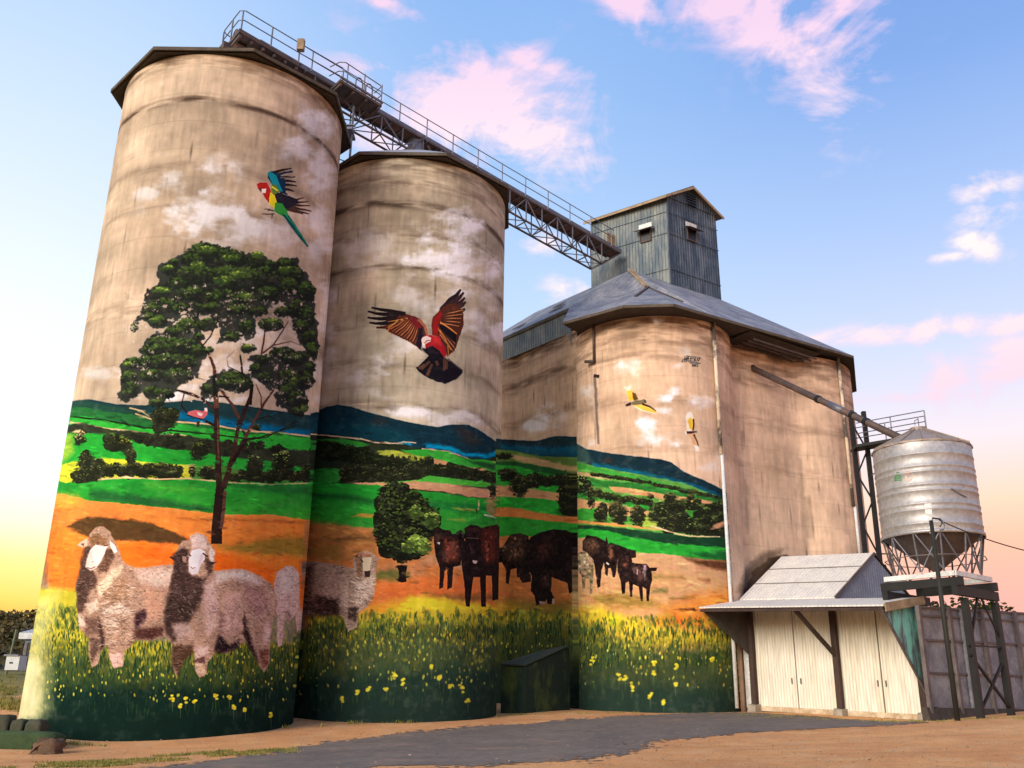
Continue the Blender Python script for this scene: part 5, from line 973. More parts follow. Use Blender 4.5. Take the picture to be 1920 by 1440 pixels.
# caged ladder on the right flank
ld=MB();lx=LP(14.1,3.6,0)
for s_ in (-.22,.22): ld.tube([(lx[0]+s_,lx[1],7),(lx[0]+s_,lx[1],17.5)],.03,6)
for k in range(34): ld.tube([(lx[0]-.22,lx[1],7.2+k*.3),(lx[0]+.22,lx[1],7.2+k*.3)],.02,5)
ld.build('ladder',M['steel'],bh)
# ------------------------------------------------------------------ inclined conveyor gallery from the head house over both silos
def CP(t,w,z): return (S1[0]+UU[0]*t+VV[0]*w,S1[1]+UU[1]*t+VV[1]*w,z+CAMZ)
dk=lambda t:30.86-.131*t
cv=thing('overhead_conveyor','long inclined steel conveyor gallery with handrail over both painted silos','conveyor',CP(12,0,28.9))
MB().hexa([CP(.5,-.36,dk(.5)),CP(25.6,-.36,dk(25.6)),CP(25.6,.36,dk(25.6)),CP(.5,.36,dk(.5))],[CP(.5,-.36,dk(.5)+.12),CP(25.6,-.36,dk(25.6)+.12),CP(25.6,.36,dk(25.6)+.12),CP(.5,.36,dk(.5)+.12)]).build('deck',M['board'],cv)
sd_=MB()
for w in (-.46,.46): sd_.beam(CP(.5,w,dk(.5)+.12),CP(25.7,w,dk(25.7)+.12),.08,.26)
for k in range(34): sd_.beam(CP(.8+k*.75,-.5,dk(.8+k*.75)-.05),CP(.8+k*.75,.5,dk(.8+k*.75)-.05),.07,.09)
sd_.build('stringer',M['steel'],cv)
bc=MB();t=3.3;k=0
while t<25.0:
    l=random.uniform(.75,1.0);a=random.uniform(-.03,.05);w0=.46
    z0=dk(t)+.30+a;z1=dk(t+l)+.27
    bc.plate([CP(t,-w0,z0-.1),CP(t,0,z0+.10),CP(t+l+.07,0,z1+.13),CP(t+l+.07,-w0,z1-.1)],(0,0,.025));bc.plate([CP(t,w0,z0-.1),CP(t,0,z0+.10),CP(t+l+.07,0,z1+.13),CP(t+l+.07,w0,z1-.1)],(0,0,.025));t+=l;k+=1
bc.build('belt_cover',M['board'],cv)
def truss(ta,tb,dep,step,taper=True):
    ch=MB();wb=MB();n=max(2,round((tb-ta)/step))
    for w in (-.5,.5):
        ch.beam(CP(ta,w,dk(ta)-.06),CP(tb,w,dk(tb)-.06),.1,.1);e0=ta+(.9 if taper else 0);e1=tb-(1.4 if taper else 0)
        ch.beam(CP(e0,w,dk(e0)-dep),CP(e1,w,dk(e1)-dep),.09,.09)
        if taper: ch.beam(CP(e1,w,dk(e1)-dep),CP(tb,w,dk(tb)-.3),.09,.09);ch.beam(CP(ta,w,dk(ta)-.3),CP(e0,w,dk(e0)-dep),.09,.09)
        for i in range(n+1):
            t=e0+(e1-e0)*i/n;wb.beam(CP(t,w,dk(t)-.05),CP(t,w,dk(t)-dep),.055)
            if i<n:
                t2=e0+(e1-e0)*(i+1)/n
                if i%2: wb.beam(CP(t,w,dk(t)-.05),CP(t2,w,dk(t2)-dep),.055)
                else: wb.beam(CP(t,w,dk(t)-dep),CP(t2,w,dk(t2)-.05),.055)
    for i in range(n+1):
        t=e0+(e1-e0)*i/n;wb.beam(CP(t,-.5,dk(t)-dep),CP(t,.5,dk(t)-dep),.06)
        if i<n: t2=e0+(e1-e0)*(i+1)/n;wb.beam(CP(t,-.5,dk(t)-dep),CP(t2,.5,dk(t2)-dep),.045)
    ch.build('truss_chord',M['rust'],cv);wb.build('truss_web',M['steel'],cv)
truss(10.6,25.3,1.55,1.5);truss(3.6,10.3,1.2,1.3,False)
hr=MB()
for hgt in (.66,1.22): hr.tube([CP(t,.62,dk(t)+hgt) for t in np.linspace(2.9,24.9,12)],.026,6)
for i in range(13): t=3.3+i*1.78;hr.tube([CP(t,.62,dk(t)),CP(t,.62,dk(t)+1.24)],.036,6)
hr.build('handrail',M['steel'],cv)
MB().lathe(CP(10.15,0,0),[(.62,28.2),(.52,28.7),(.42,dk(10.1)+.0)],20).build('discharge_spout',M['steel'],cv)
MB().lathe(CP(0,0,0),[(.62,29.3),(.5,29.8),(.42,dk(0.1)-.1)],20).build('discharge_spout',M['steel'],cv)
# head platform over the first silo
hp=MB();z=30.3
hp.hexa([CP(-.85,-1.1,z),CP(2.35,-1.1,z-.42),CP(2.35,1.25,z-.42),CP(-.85,1.25,z)],[CP(-.85,-1.1,z+.22),CP(2.35,-1.1,z-.2),CP(2.35,1.25,z-.2),CP(-.85,1.25,z+.22)])
for i in range(6): hp.beam(CP(-.75+i*.6,-1.0,z-.14-i*.077),CP(-.75+i*.6,1.2,z-.14-i*.077),.12,.16)
hp.hexa([CP(-1.15,-1.0,z-.5),CP(-.4,-1.0,z-.5),CP(-.4,.2,z-.5),CP(-1.15,.2,z-.5)],[CP(-1.15,-1.0,z-.02),CP(-.4,-1.0,z-.02),CP(-.4,.2,z-.02),CP(-1.15,.2,z-.02)])
hp.hexa([CP(-.6,-.6,29.9),CP(1.4,-.6,29.9),CP(1.4,.6,29.9),CP(-.6,.6,29.9)],[CP(-.8,-.7,z-.2),CP(2.0,-.7,z-.4),CP(2.0,.7,z-.4),CP(-.8,.7,z-.2)])
hp.build('head_platform',M['rust'],cv)
mt=MB();mt.tube([CP(-.7,.2,z+.52),CP(.2,.2,z+.48)],.34,14);mt.tube([CP(.2,.2,z+.48),CP(.5,.2,z+.46)],.2,12);mt.beam(CP(-.8,.2,z+.26),CP(.6,.2,z+.2),.5,.12);mt.build('drive_motor',M['rib'],cv)
gd=MB();gd.plate([CP(1.2,.4,z+.35),CP(2.6,.4,z+.2),CP(2.6,.9,z-.0),CP(1.2,.9,z+.15)],(0,0,.05));gd.build('belt_guard',M['black'],cv)
pr=MB()
def zpl(t): return z+.2-(t+1.6)*.093
cn=[(-1.6,-1.05),(-1.6,1.2),(2.85,1.2)]
for hgt in (.62,1.18): pr.tube([CP(.2,-1.05,zpl(.2)+hgt),CP(-.7,-1.05,zpl(-1.6)+hgt),CP(-.85,-.85,zpl(-1.6)+hgt),CP(-.85,1.0,zpl(-1.6)+hgt),CP(-.65,1.2,zpl(-1.4)+hgt),CP(2.35,1.2,zpl(2.9)+hgt),CP(5.0,.7,dk(5)+hgt+.02)],.028,6)
for (t_,w_) in ((.2,-1.05),(-.85,-.9),(-.85,.2),(-.75,1.2),(.8,1.2),(2.3,1.2)): pr.tube([CP(t_,w_,zpl(t_)-.1),CP(t_,w_,zpl(t_)+1.2)],.04,6)
pr.build('handrail',M['steel'],cv)
bxm=MB();q=CP(2.3,1.3,zpl(2.3)+.95);bxm.hexa([(q[0]-.17,q[1]-.14,q[2]-.3),(q[0]+.17,q[1]-.14,q[2]-.3),(q[0]+.17,q[1]+.14,q[2]-.3),(q[0]-.17,q[1]+.14,q[2]-.3)],[(q[0]-.17,q[1]-.14,q[2]+.32),(q[0]+.17,q[1]-.14,q[2]+.32),(q[0]+.17,q[1]+.14,q[2]+.36),(q[0]-.17,q[1]+.14,q[2]+.36)]);bxm.build('control_box',M['fascia_pale'],cv)
# landing between the silos with ladder hoops
lp=MB();za=30.25;lp.hexa([CP(4.5,.5,za-.35),CP(7.0,.5,za-.75),CP(7.0,1.5,za-.75),CP(4.5,1.5,za-.35)],[CP(4.5,.5,za-.2),CP(7.0,.5,za-.6),CP(7.0,1.5,za-.6),CP(4.5,1.5,za-.2)])
for i in range(4): lp.beam(CP(4.6+i*.76,.5,za-.45-i*.12),CP(4.6+i*.76,1.45,za-.45-i*.12),.1,.14)
lp.build('landing',M['rust'],cv)
lr=MB();zl=lambda t:za-.2-(t-4.9)*.143
for hgt in (.55,1.1): lr.tube([CP(4.3,.62,zl(4.7)+hgt),CP(4.5,1.25,zl(4.5)+hgt),CP(4.75,1.48,zl(4.75)+hgt),CP(6.85,1.48,zl(7.55)+hgt),CP(7.0,1.3,zl(7.0)+hgt),CP(7.0,.62,zl(7.0)+hgt)],.028,6)
for t_ in (4.9,5.9,6.95): lr.tube([CP(t_,1.48,zl(t_)-.1),CP(t_,1.48,zl(t_)+1.1)],.036,6)
for t_ in (5.6,6.2): lr.tube([CP(t_,1.1,zl(t_)),CP(t_,1.1,zl(t_)+.75),CP(t_+.12,1.1,zl(t_)+.98),CP(t_+.28,1.1,zl(t_)+.98),CP(t_+.4,1.1,zl(t_)+.75),CP(t_+.4,1.1,zl(t_))],.04,6)
lr.tube([CP(4.5,1.5,zl(4.9)+.12),CP(7.05,1.5,zl(7.75)+.12)],.07,6);lr.build('handrail',M['steel'],cv)
lad=MB()
pA=Vector(atY(662,218,41.8));pB=Vector(atY(666,292,41.8));pC=Vector(atY(646,225,41.2))
lad.beam((pA.x,pA.y,pA.z+.6),(pA.x,pA.y,26.9),.09);lad.beam((pA.x-.55,pA.y-.1,29.2),(pA.x-.55,pA.y-.1,26.9),.05);lad.beam((pA.x-.95,pA.y-.25,29.2),(pA.x-.95,pA.y-.25,26.5),.05)
for i in range(9): lad.beam((pA.x-.55,pA.y-.1,26.95+i*.28),(pA.x-.95,pA.y-.25,26.95+i*.28),.035)
lad.hexa([(pA.x-1.3,pA.y-.5,29.1),(pA.x+.1,pA.y-.5,29.2),(pA.x+.1,pA.y+.6,29.2),(pA.x-1.3,pA.y+.6,29.1)],[(pA.x-1.3,pA.y-.5,29.22),(pA.x+.1,pA.y-.5,29.32),(pA.x+.1,pA.y+.6,29.32),(pA.x-1.3,pA.y+.6,29.22)])
for i in range(4): lad.beam((pA.x-1.2+i*.05,pA.y-.4+i*.25,29.4+i*.14),(pA.x+.1,pA.y-.4+i*.25,29.5+i*.14),.06)
lad.beam((pA.x,pA.y,27.5),(pA.x-1.4,pA.y-.3,27.9),.04);lad.beam((pA.x,pA.y,27.0),(pA.x-1.4,pA.y-.3,27.35),.04)
lad.build('access_ladder',M['steel'],cv)
# ------------------------------------------------------------------ truck receival shed against the bin house
sh=thing('receival_shed','cream sheet-metal truck receival shed with wide grey awning and turquoise end gusset','shed',LP(1,9,-.3))
vz=lambda v:-.12-(v-5)*.032          # foot of the front wall
tz=lambda v:4.72-(v-4.4)*.052        # head of the front wall under the awning
def slab(u0,u1,v0,v1,za0,za1,zb0,zb1):
    return MB().hexa([LP(u0,v0,za0),LP(u1,v0,za0),LP(u1,v1,za1),LP(u0,v1,za1)],[LP(u0,v0,zb0),LP(u1,v0,zb0),LP(u1,v1,zb1),LP(u0,v1,zb1)])
vs=[5.05,7.34,9.6,11.58,13.42]
for i in range(4):
    o=slab(1.0,1.07,vs[i]+.03,vs[i+1]-.03,vz(vs[i])-.02,vz(vs[i+1])-.02,tz(vs[i]),tz(vs[i+1])).build('wall_panel',M['cream'],sh)
slab(1.1,1.3,4.3,13.5,-.6,-.8,tz(4.3)-.1,tz(13.5)-.1).build('inner_frame',M['soffit'],sh)
slab(1.0,1.07,4.42,4.95,vz(4.4)+.1,vz(4.9)+.1,tz(4.4),tz(4.9)).build('wall_panel',M['white'],sh)
for v in (5.05,9.6,13.45):
    m_=MB();m_.beam(LP(.82,v,vz(v)+.1),LP(.82,v,tz(v)),.2,.26,up=(VV[0],VV[1],0));m_.build('post',M['timber'],sh)
    f_=MB();f_.hexa([LP(.45,v-.3,vz(v)-.7),LP(1.2,v-.3,vz(v)-.7),LP(1.2,v+.3,vz(v)-.7),LP(.45,v+.3,vz(v)-.7)],[LP(.55,v-.2,vz(v)+.28),LP(1.1,v-.24,vz(v)+.3),LP(1.1,v+.22,vz(v)+.28),LP(.55,v+.2,vz(v)+.22)]);f_.build('footing',M['conc'],sh)
MB().beam(LP(.75,9.6,2.25),LP(-1.85,9.5,4.05),.13,.16).build('brace',M['timber'],sh)
AW=[LP(-2.05,4.35,4.42),LP(-2.0,13.75,3.9),LP(1.05,13.75,4.42),LP(1.05,4.35,4.98)]
MB().plate([AW[0],AW[1],AW[2],AW[3]],(0,0,.06)).build('awning',M['awning'],sh)
us=MB()
for k in range(9):
    v=4.5+k*1.14;us.beam(LP(-1.95,v,4.31-(v-4.4)*.052),LP(1.0,v,4.84-(v-4.4)*.058),.07,.13)
us.beam(LP(-2.0,4.4,4.32),LP(-1.95,13.7,3.80),.08,.12);us.build('awning_rafter',M['timber'],sh)
MB().beam(LP(-2.0,13.83,3.86),LP(1.1,13.83,4.36),.06,.34).build('barge_board',M['fascia_pale'],sh)
MB().plate([LP(-1.9,4.5,4.25),LP(1.0,4.95,4.6),LP(1.0,4.98,2.2)],(0,0,0.0001) if 0 else Vector((VV[0],VV[1],0))*.05).build('gusset',M['soffit'],sh)
g_=MB().plate([LP(-1.85,13.62,3.78),LP(.92,13.62,4.2),LP(.92,13.62,.55)],Vector((VV[0],VV[1],0))*.05).build('gusset',M['turq'],sh);g_['label']='gusset with peeling turquoise paint'
e_=MB();e_.beam(LP(-1.98,13.68,3.75),LP(.9,13.68,.35),.07,.1);e_.beam(LP(.9,13.72,.3),LP(.9,13.72,4.2),.3,.1,up=(VV[0],VV[1],0));e_.build('gusset_edge',M['rib'],sh)
# upper roof, gable
ur=MB();RZ=[LP(.98,4.4,5.02),LP(.98,9.72,4.72),LP(4.72,9.72,7.12),LP(4.72,4.4,7.5)]
ur.plate(RZ,(0,0,.05));ur.build('roof',M['awning'],sh)
MB().plate([LP(4.72,4.4,7.5),LP(4.72,9.72,7.12),LP(8.3,9.72,4.9),LP(8.3,4.4,5.1)],(0,0,.05)).build('roof',M['soffit'],sh)
MB().plate([LP(1.05,9.65,4.0),LP(1.05,9.65,4.66),LP(4.72,9.65,7.05),LP(8.2,9.65,4.85),LP(8.2,9.65,-.3),LP(4.7,9.65,-.3),LP(4.7,9.65,4.0)],Vector((VV[0],VV[1],0))*-.06).build('gable_wall',M['grey_sheet'],sh)
jn=MB()
for f_ in (.34,.68): 
    a=Vector(RZ[0])*(1-f_)+Vector(RZ[3])*f_;b=Vector(RZ[1])*(1-f_)+Vector(RZ[2])*f_;jn.beam(a+Vector((0,0,.065)),b+Vector((0,0,.065)),.05,.03)
jn.beam(Vector(RZ[1])+Vector((0,0,.03)),Vector(RZ[2])+Vector((0,0,.03)),.06,.12);jn.build('roof_lap',M['rib'],sh)
# the dark curved patch where the roof meets the bins is wall colour
# ------------------------------------------------------------------ steel bulkhead wall of the yard
bw=thing('steel_bulkhead_wall','tall grey steel panel bulkhead with rusty ribs beside the tank stand','wall',LP(5,14,-.2))
VB=13.95
b0=onV(1731,1320,VB)[0];b1=17.5
zt_=lambda u:4.02+(u-.5)*.04; zb2=lambda u:.12
cols=[onV(x,1250,VB)[0] for x in (1731,1788,1850,1913)]
cols+= [cols[-1]+k*(cols[-1]-cols[-2])*1.0 for k in (1,2,3)]
rows=[0.,.335,.665,.915,1.]
for i in range(len(cols)-1):
    for j in range(3):
        f=lambda u,t:zb2(u)+(zt_(u)-zb2(u))*t
        u0,u1=cols[i]+.06,cols[i+1]-.06
        MB().hexa([LP(u0,VB-.05,f(u0,rows[j])),LP(u1,VB-.05,f(u1,rows[j])),LP(u1,VB,f(u1,rows[j])),LP(u0,VB,f(u0,rows[j]))],[LP(u0,VB-.05,f(u0,rows[j+1])),LP(u1,VB-.05,f(u1,rows[j+1])),LP(u1,VB,f(u1,rows[j+1])),LP(u0,VB,f(u0,rows[j+1]))]).build('panel',M['panel'],bw)
    u0,u1=cols[i],cols[i+1];MB().hexa([LP(u0,VB-.05,f(u0,.915)),LP(u1,VB-.05,f(u1,.915)),LP(u1,VB,f(u1,.915)),LP(u0,VB,f(u0,.915))],[LP(u0,VB-.05,f(u0,1.)),LP(u1,VB-.05,f(u1,1.)),LP(u1,VB,f(u1,1.)),LP(u0,VB,f(u0,1.))]).build('panel',M['panel'],bw)
    r_=MB()
    for t in rows[1:]: r_.beam(LP(u0,VB+.05,f(u0,t)),LP(u1,VB+.05,f(u1,t)),.07,.08)
    r_.build('rail',M['rib'],bw)
for i,u in enumerate(cols):
    MB().beam(LP(u,VB+.09,-.6),LP(u,VB+.09,zt_(u)+.06),.2,.16,up=(VV[0],VV[1],0)).build('post',M['rib'],bw)
for x in (1811,1880):
    u=onV(x,1250,VB)[0];MB().beam(LP(u,VB+.07,-.3),LP(u,VB+.07,zt_(u)),.12,.1,up=(VV[0],VV[1],0)).build('post',M['panel'],bw)
MB().hexa([LP(b0,VB-.1,-.7),LP(b1,VB-.1,-.7),LP(b1,VB+.3,-.7),LP(b0,VB+.3,-.7)],[LP(b0,VB-.1,.1),LP(b1,VB-.1,.1),LP(b1,VB+.12,.1),LP(b0,VB+.12,.1)]).build('plinth',M['soffit'],bw)
# ------------------------------------------------------------------ chute, its mast and landing
ct=thing('grain_chute','long dark grain chute pipe sloping from bin wall down to tank','chute',(0,0,0))
a=Vector(LP(*onV(1410,690,3.75)));b=Vector(atY(1692,823,40.4));ct.location=b
MB().tube([a,b],.165,14).build('pipe',M['rust'],ct,True)
d_=(b-a).normalized()
for f_ in (0.0,.5,.72,.80): p=a+(b-a)*f_;MB().tube([p-d_*.1,p+d_*.12],.20,14).build('flange',M['black'],ct)
cl=MB();p=a+(b-a)*.62;cl.tube([p-d_*.55,p+d_*.5],.18,14);cl.build('sleeve',M['steel'],ct,True)
st=thing('chute_mast','two black steel posts with zigzag bracing carrying the chute landing','mast',(17.7,47,6.3+CAMZ))
for (x,y1,n_) in ((17.66,47.,14.72),(18.30,46.9,14.66)):
    MB().beam((x,y1,6.35+CAMZ),(x,y1,n_+CAMZ),.2,.2,up=(0,1,0)).build('post',M['black'],st)
    MB().hexa([(x-.3,y1-.3,6.1+CAMZ),(x+.3,y1-.3,6.1+CAMZ),(x+.3,y1+.3,6.1+CAMZ),(x-.3,y1+.3,6.1+CAMZ)],[(x-.2,y1-.2,6.75+CAMZ),(x+.2,y1-.2,6.75+CAMZ),(x+.2,y1+.2,6.75+CAMZ),(x-.2,y1+.2,6.75+CAMZ)]).build('base_plate',M['black'],st)
zg=[7.2,8.7,10.0,11.3,12.6,14.0]
for i in range(5):
    xa,xb=(17.66,18.30) if i%2 else (18.30,17.66);MB().beam((xa,46.95,zg[i]+CAMZ),(xb,46.95,zg[i+1]+CAMZ),.07).build('brace',M['black'],st)
MB().beam((17.66,46.95,7.3+CAMZ),(18.9,46.9,7.3+CAMZ),.06).build('brace',M['black'],st)
pz=12.72+CAMZ;pe=Vector(atY(1690,820,44.6));
MB().hexa([(17.5,46.3,pz-.14),(20.1,43.9,pz-.14),(20.5,44.8,pz-.14),(17.6,47.4,pz-.14)],[(17.5,46.3,pz),(20.1,43.9,pz),(20.5,44.8,pz),(17.6,47.4,pz)]).build('landing',M['black'],st)
MB().tube([(20.,44.2,pz-.1),(18.3,46.9,pz-1.5)],.035,6).build('brace',M['steel'],st)
rl=MB()
for h_ in (.55,1.1): rl.tube([(17.6,47.3,pz+h_),(20.5,44.8,pz+h_),(20.1,43.9,pz+h_),(17.6,46.2,pz+h_)],.026,6)
for q in ((20.5,44.8),(20.1,43.9),(18.9,45.1),(19.0,46.1)): rl.tube([(q[0],q[1],pz),(q[0],q[1],pz+1.1)],.03,6)
rl.build('handrail',M['steel'],st)
# ------------------------------------------------------------------ hopper tank
TCx,TCy=[float(v) for v in atY(1738,930,40.3)[:2]];TR=2.02
tk=thing('hopper_tank','ribbed galvanised cone-bottom grain tank with small green and orange emblems','tank',(TCx,TCy,5.3+CAMZ))
zA,zB=10.78,6.98;prof=[];nr=7;H=(zA-zB)
rings_=[0.0,.225,.30,.435,.51,.655,.72,.87,.93]
z=zB;prof.append((TR,zB))
bands=[zB+H*f for f in (.085,.235,.30,.445,.51,.655,.72,.86)]
for q in bands: prof+=[(TR,q-.045),(TR+.022,q-.02),(TR+.022,q+.02),(TR,q+.05)]
prof.append((TR,zA))
MB().lathe((TCx,TCy,CAMZ),prof,96).build('tank_wall',M['tank'],tk,False)
bpy.data.objects[tk.children[0].name].data.polygons.foreach_set('use_smooth',[True]*len(tk.children[0].data.polygons))
MB().lathe((TCx,TCy,CAMZ),[(TR+.06,zA-.02),(TR+.06,zA+.06),(.42,zA+.92),(.36,zA+.92),(.36,zA+1.08),(.0,zA+1.1)],16).build('cone_roof',M['tankroof'],tk)
rb=MB()
for k in range(16):
    a=6.28318*k/16;rb.beam((TCx+math.cos(a)*(TR+.05),TCy+math.sin(a)*(TR+.05),zA+.09+CAMZ),(TCx+math.cos(a)*.42,TCy+math.sin(a)*.42,zA+.95+CAMZ),.05,.05)
rb.build('roof_rib',M['tankroof'],tk);lidp=MB();lidp.tube([(TCx+.05,TCy,zA+1.2+CAMZ),(TCx+.05,TCy,zA+1.55+CAMZ)],.02,5);lidp.tube([(TCx-.12,TCy,zA+1.22+CAMZ),(TCx-.12,TCy,zA+1.42+CAMZ),(TCx+.05,TCy,zA+1.5+CAMZ)],.02,5);lidp.build('lid_handle',M['steel'],tk)
MB().lathe((TCx,TCy,CAMZ),[(TR-.01,zB+.02),(.16,zB-1.42),(.16,zB-1.6)],48).build('hopper_cone',M['cone'],tk,True)
MB().lathe((TCx,TCy,CAMZ),[(TR+.02,zB-.09),(TR+.06,zB-.09),(TR+.06,zB+.05),(TR+.0,zB+.05)],96).build('rim',M['tank'],tk,True)
def strut(a,ra,b,rb_,z0,z1,w=.05):
    return MB().beam((TCx+math.cos(a)*ra,TCy+math.sin(a)*ra,z0+CAMZ),(TCx+math.cos(b)*rb_,TCy+math.sin(b)*rb_,z1+CAMZ),w).build('strut',M['rib'] if math.sin(a)>0 else M['steel'],tk)
zr=5.35;CR_=0.
for k in range(12):
    a=6.28318*(k+.5)/12;b=round(a/1.5708-.5)*1.5708+.7854+CR_;strut(a,TR,a,1.72,zB,zr,.055);strut(a,TR,a+.55,1.72,zB,zr,.045)
    if k%2==0: strut(a,TR,a-.5,1.72,zB,zr,.045)
for k in range(12): 
    a=6.28318*(k+.5)/12;b=6.28318*(k+1.5)/12;MB().beam((TCx+math.cos(a)*TR,TCy+math.sin(a)*TR,6.0+CAMZ),(TCx+math.cos(b)*TR,TCy+math.sin(b)*TR,6.0+CAMZ),.03).build('strut',M['rib'],tk)
# painted emblems, standing 6 mm proud of the wall
def ontank(px,py,off=.012):
    cxy=np.array([TCx,TCy]);d=ray(px,py);a=d[0]**2+d[1]**2;b=-2*(d[:2]@cxy);c=cxy@cxy-(TR+off)**2;D=max(b*b-4*a*c,0);k=(-b-math.sqrt(D))/(2*a);P=d*k;P[2]+=CAMZ;return tuple(P)
def decal(name,polys,m):
    g=MB()
    for p in polys: g.face([ontank(*q,.014) for q in p])
    return g.build(name,m,tk)
bars=[]
for k in range(6):
    y=885+k*2.9;w=3.2+min(k,3)*1.35;bars.append([(1683.5-w,y+1.4),(1683.5-w*.4,y-.3),(1683.5+w*.5,y+.1),(1683.5+w,y+1.7),(1683.5+w,y+3.3),(1683.5+w*.5,y+1.7),(1683.5-w*.4,y+1.3),(1683.5-w,y+3.0)])
decal('green_emblem',bars,M['green_em'])
cir=[(1702.5+3.4*math.cos(a),886+3.2*math.sin(a)) for a in np.linspace(0,6.28,13)[:-1]]
decal('orange_emblem',[cir],M['orange_em']);decal('faded_emblem',[[(1696,894),(1700,893),(1703,899),(1708,897),(1712,890),(1711,896),(1706,902),(1700,902)]],M['pale_em'])
decal('patch_plate',[[(1733,941),(1746,941.5),(1748,965),(1735,964.5)]],M['white']);decal('patch_plate',[[(1741,987),(1749,987),(1751,1000),(1743,1000)]],M['white'])
hn=MB();pts=[ontank(1784,916,.05),ontank(1800,926,.06),ontank(1812,932,.06)];hn.tube(pts,.025,6);hn.build('hose_arm',M['steel'],tk)
# ------------------------------------------------------------------ stand under the tank
cu,cv_,_=loc((TCx,TCy,0))
sn=thing('tank_stand','black steel tank stand with crossed braces under the galvanised hopper tank','stand',LP(cu,cv_,-.2))
F_=1.52
fr=MB()
for (a,b) in (((-F_,-F_),(-F_,F_)),((-F_,F_),(F_,F_)),((F_,F_),(F_,-F_)),((F_,-F_),(-F_,-F_))): fr.beam(LP(cu+a[0],cv_+a[1],5.22),LP(cu+b[0],cv_+b[1],5.22),.12,.2)
fr.build('base_frame',M['white'],sn)
bm_=MB()
for k in (-1.45,1.45): bm_.beam(LP(cu+k,cv_-1.75,4.90),LP(cu+k,cv_+1.75,4.90),.2,.34)
bm_.build('joist',M['black'],sn)
bm_=MB()
for k in (-1.5,1.5): bm_.beam(LP(cu-1.7,cv_+k,4.53),LP(cu+1.8,cv_+k,4.53),.24,.36)
bm_.build('bearer',M['black'],sn)
vL=cv_+1.5
uA=onV(1812,1150,vL)[0];uB=onV(1866,1150,vL)[0]
gl=lambda u,v:float(gz(*LP(u,v,0)[:2]))-CAMZ
for (u,v,w) in ((uA,vL,.24),(uB+.1,vL,.24),(1.7,cv_-1.5,.2),(2.8,cv_-1.5,.2)):
    MB().beam(LP(u,v,gl(u,v)-.3),LP(u,v,4.28),w,w,up=(VV[0],VV[1],0)).build('leg',M['black'],sn)
def br2(x0,y0,x1,y1,w=.09): MB().beam(LP(*onV(x0,y0,vL+.02)),LP(*onV(x1,y1,vL+.02)),w).build('brace',M['black'],sn)
br2(1820,1228,1892,1326);br2(1878,1245,1841,1330);br2(1834,1112,1820,1205);br2(1836,1114,1876,1200,.06);br2(1815,1210,1880,1214,.07)
# ------------------------------------------------------------------ service pole and cable
px_,py_,_=atY(1795,1347,36);zg_=float(gz(px_,py_))
pl=thing('service_pole','thin dark service pole with bent hook in front of tank stand','pole',(px_,py_,zg_))
ptop=Vector(atY(1741,976,36));MB().tube([(px_,py_,zg_-.3),(px_-.02,py_,ptop.z)],.10,10,r2=.075).build('shaft',M['wood_pole'],pl,True)
x,y,z=px_,py_,ptop.z
MB().tube([(x,y,z-.02),(x+.05,y,z+.1),(x+.35,y,z+.06),(x+.4,y,z-.1),(x+.3,y,z-.22)],.035,7).build('hook',M['cable'],pl);MB().tube([(x+.4,y,z+.02),(x+.48,y,z-.18),(x+.42,y,z-.34),(x+.28,y,z-.36)],.03,7).build('hook',M['steel'],pl)
e=Vector(atY(1980,1044,36.5));p0=Vector((x+.3,y,z+.02));pts=[p0+(e-p0)*t+Vector((0,0,-.5*4*t*(1-t)*.35)) for t in np.linspace(0,1,14)];e2=e+(e-p0)*2.2
pts+=[e+(e2-e)*t for t in (.3,.6,1.)]
tag(MB().tube(pts,.022,6).build('power_cable',M['cable'],None,True),'thin black cable running from the service pole out over the yard','cable')
# concrete kerb along the bulkhead
for i in range(7):
    u=2.4+i*1.62;v=16.9-.12*i;zz_=gl(u,v);m_=MB();a=random.uniform(-.04,.04)
    m_.hexa([LP(u,v,zz_-.3),LP(u+1.5,v+a,zz_-.3),LP(u+1.5,v+.42+a,zz_-.3),LP(u,v+.42,zz_-.3)],[LP(u+.03,v+.03,zz_+.2),LP(u+1.45,v+a+.03,zz_+.22),LP(u+1.46,v+.38+a,zz_+.19),LP(u+.02,v+.38,zz_+.2)])
    tag(m_.build('kerb_block',M['conc'],None),'weathered concrete kerb block, %s from the left in the row at the bulkhead foot'%['first','second','third','fourth','fifth','sixth','seventh'][i],'kerb block','kerb blocks along the bulkhead')
# ------------------------------------------------------------------ painted annex between second silo and bins
an=thing('painted_annex','low annex box painted in dark mural greens between second silo and bins','annex',atY(1000,1335,47.5))
Aq=[atY(940,1247,46.3),atY(986,1248,45.8),atY(1068,1212,48.7),atY(1015,1222,51.0)]
mn=mat('annex_mural_paint',(22,42,30),.9,0,0,1.1,stretch=(1,1,.6),col2=(74,92,38),ngate=(.48,.7),bump=.2)
w_=MB();w_.hexa([(p[0],p[1],.4) for p in Aq],[tuple(p-np.array([0,0,.06])) for p in Aq]);w_.build('wall',mn,an)
c_=sum(Aq)/4;MB().plate([tuple(c_+(p-c_)*1.04) for p in Aq],(0,0,.07)).build('roof',mat('annex_roof',(46,56,42),.8,0,.2,1.),an)
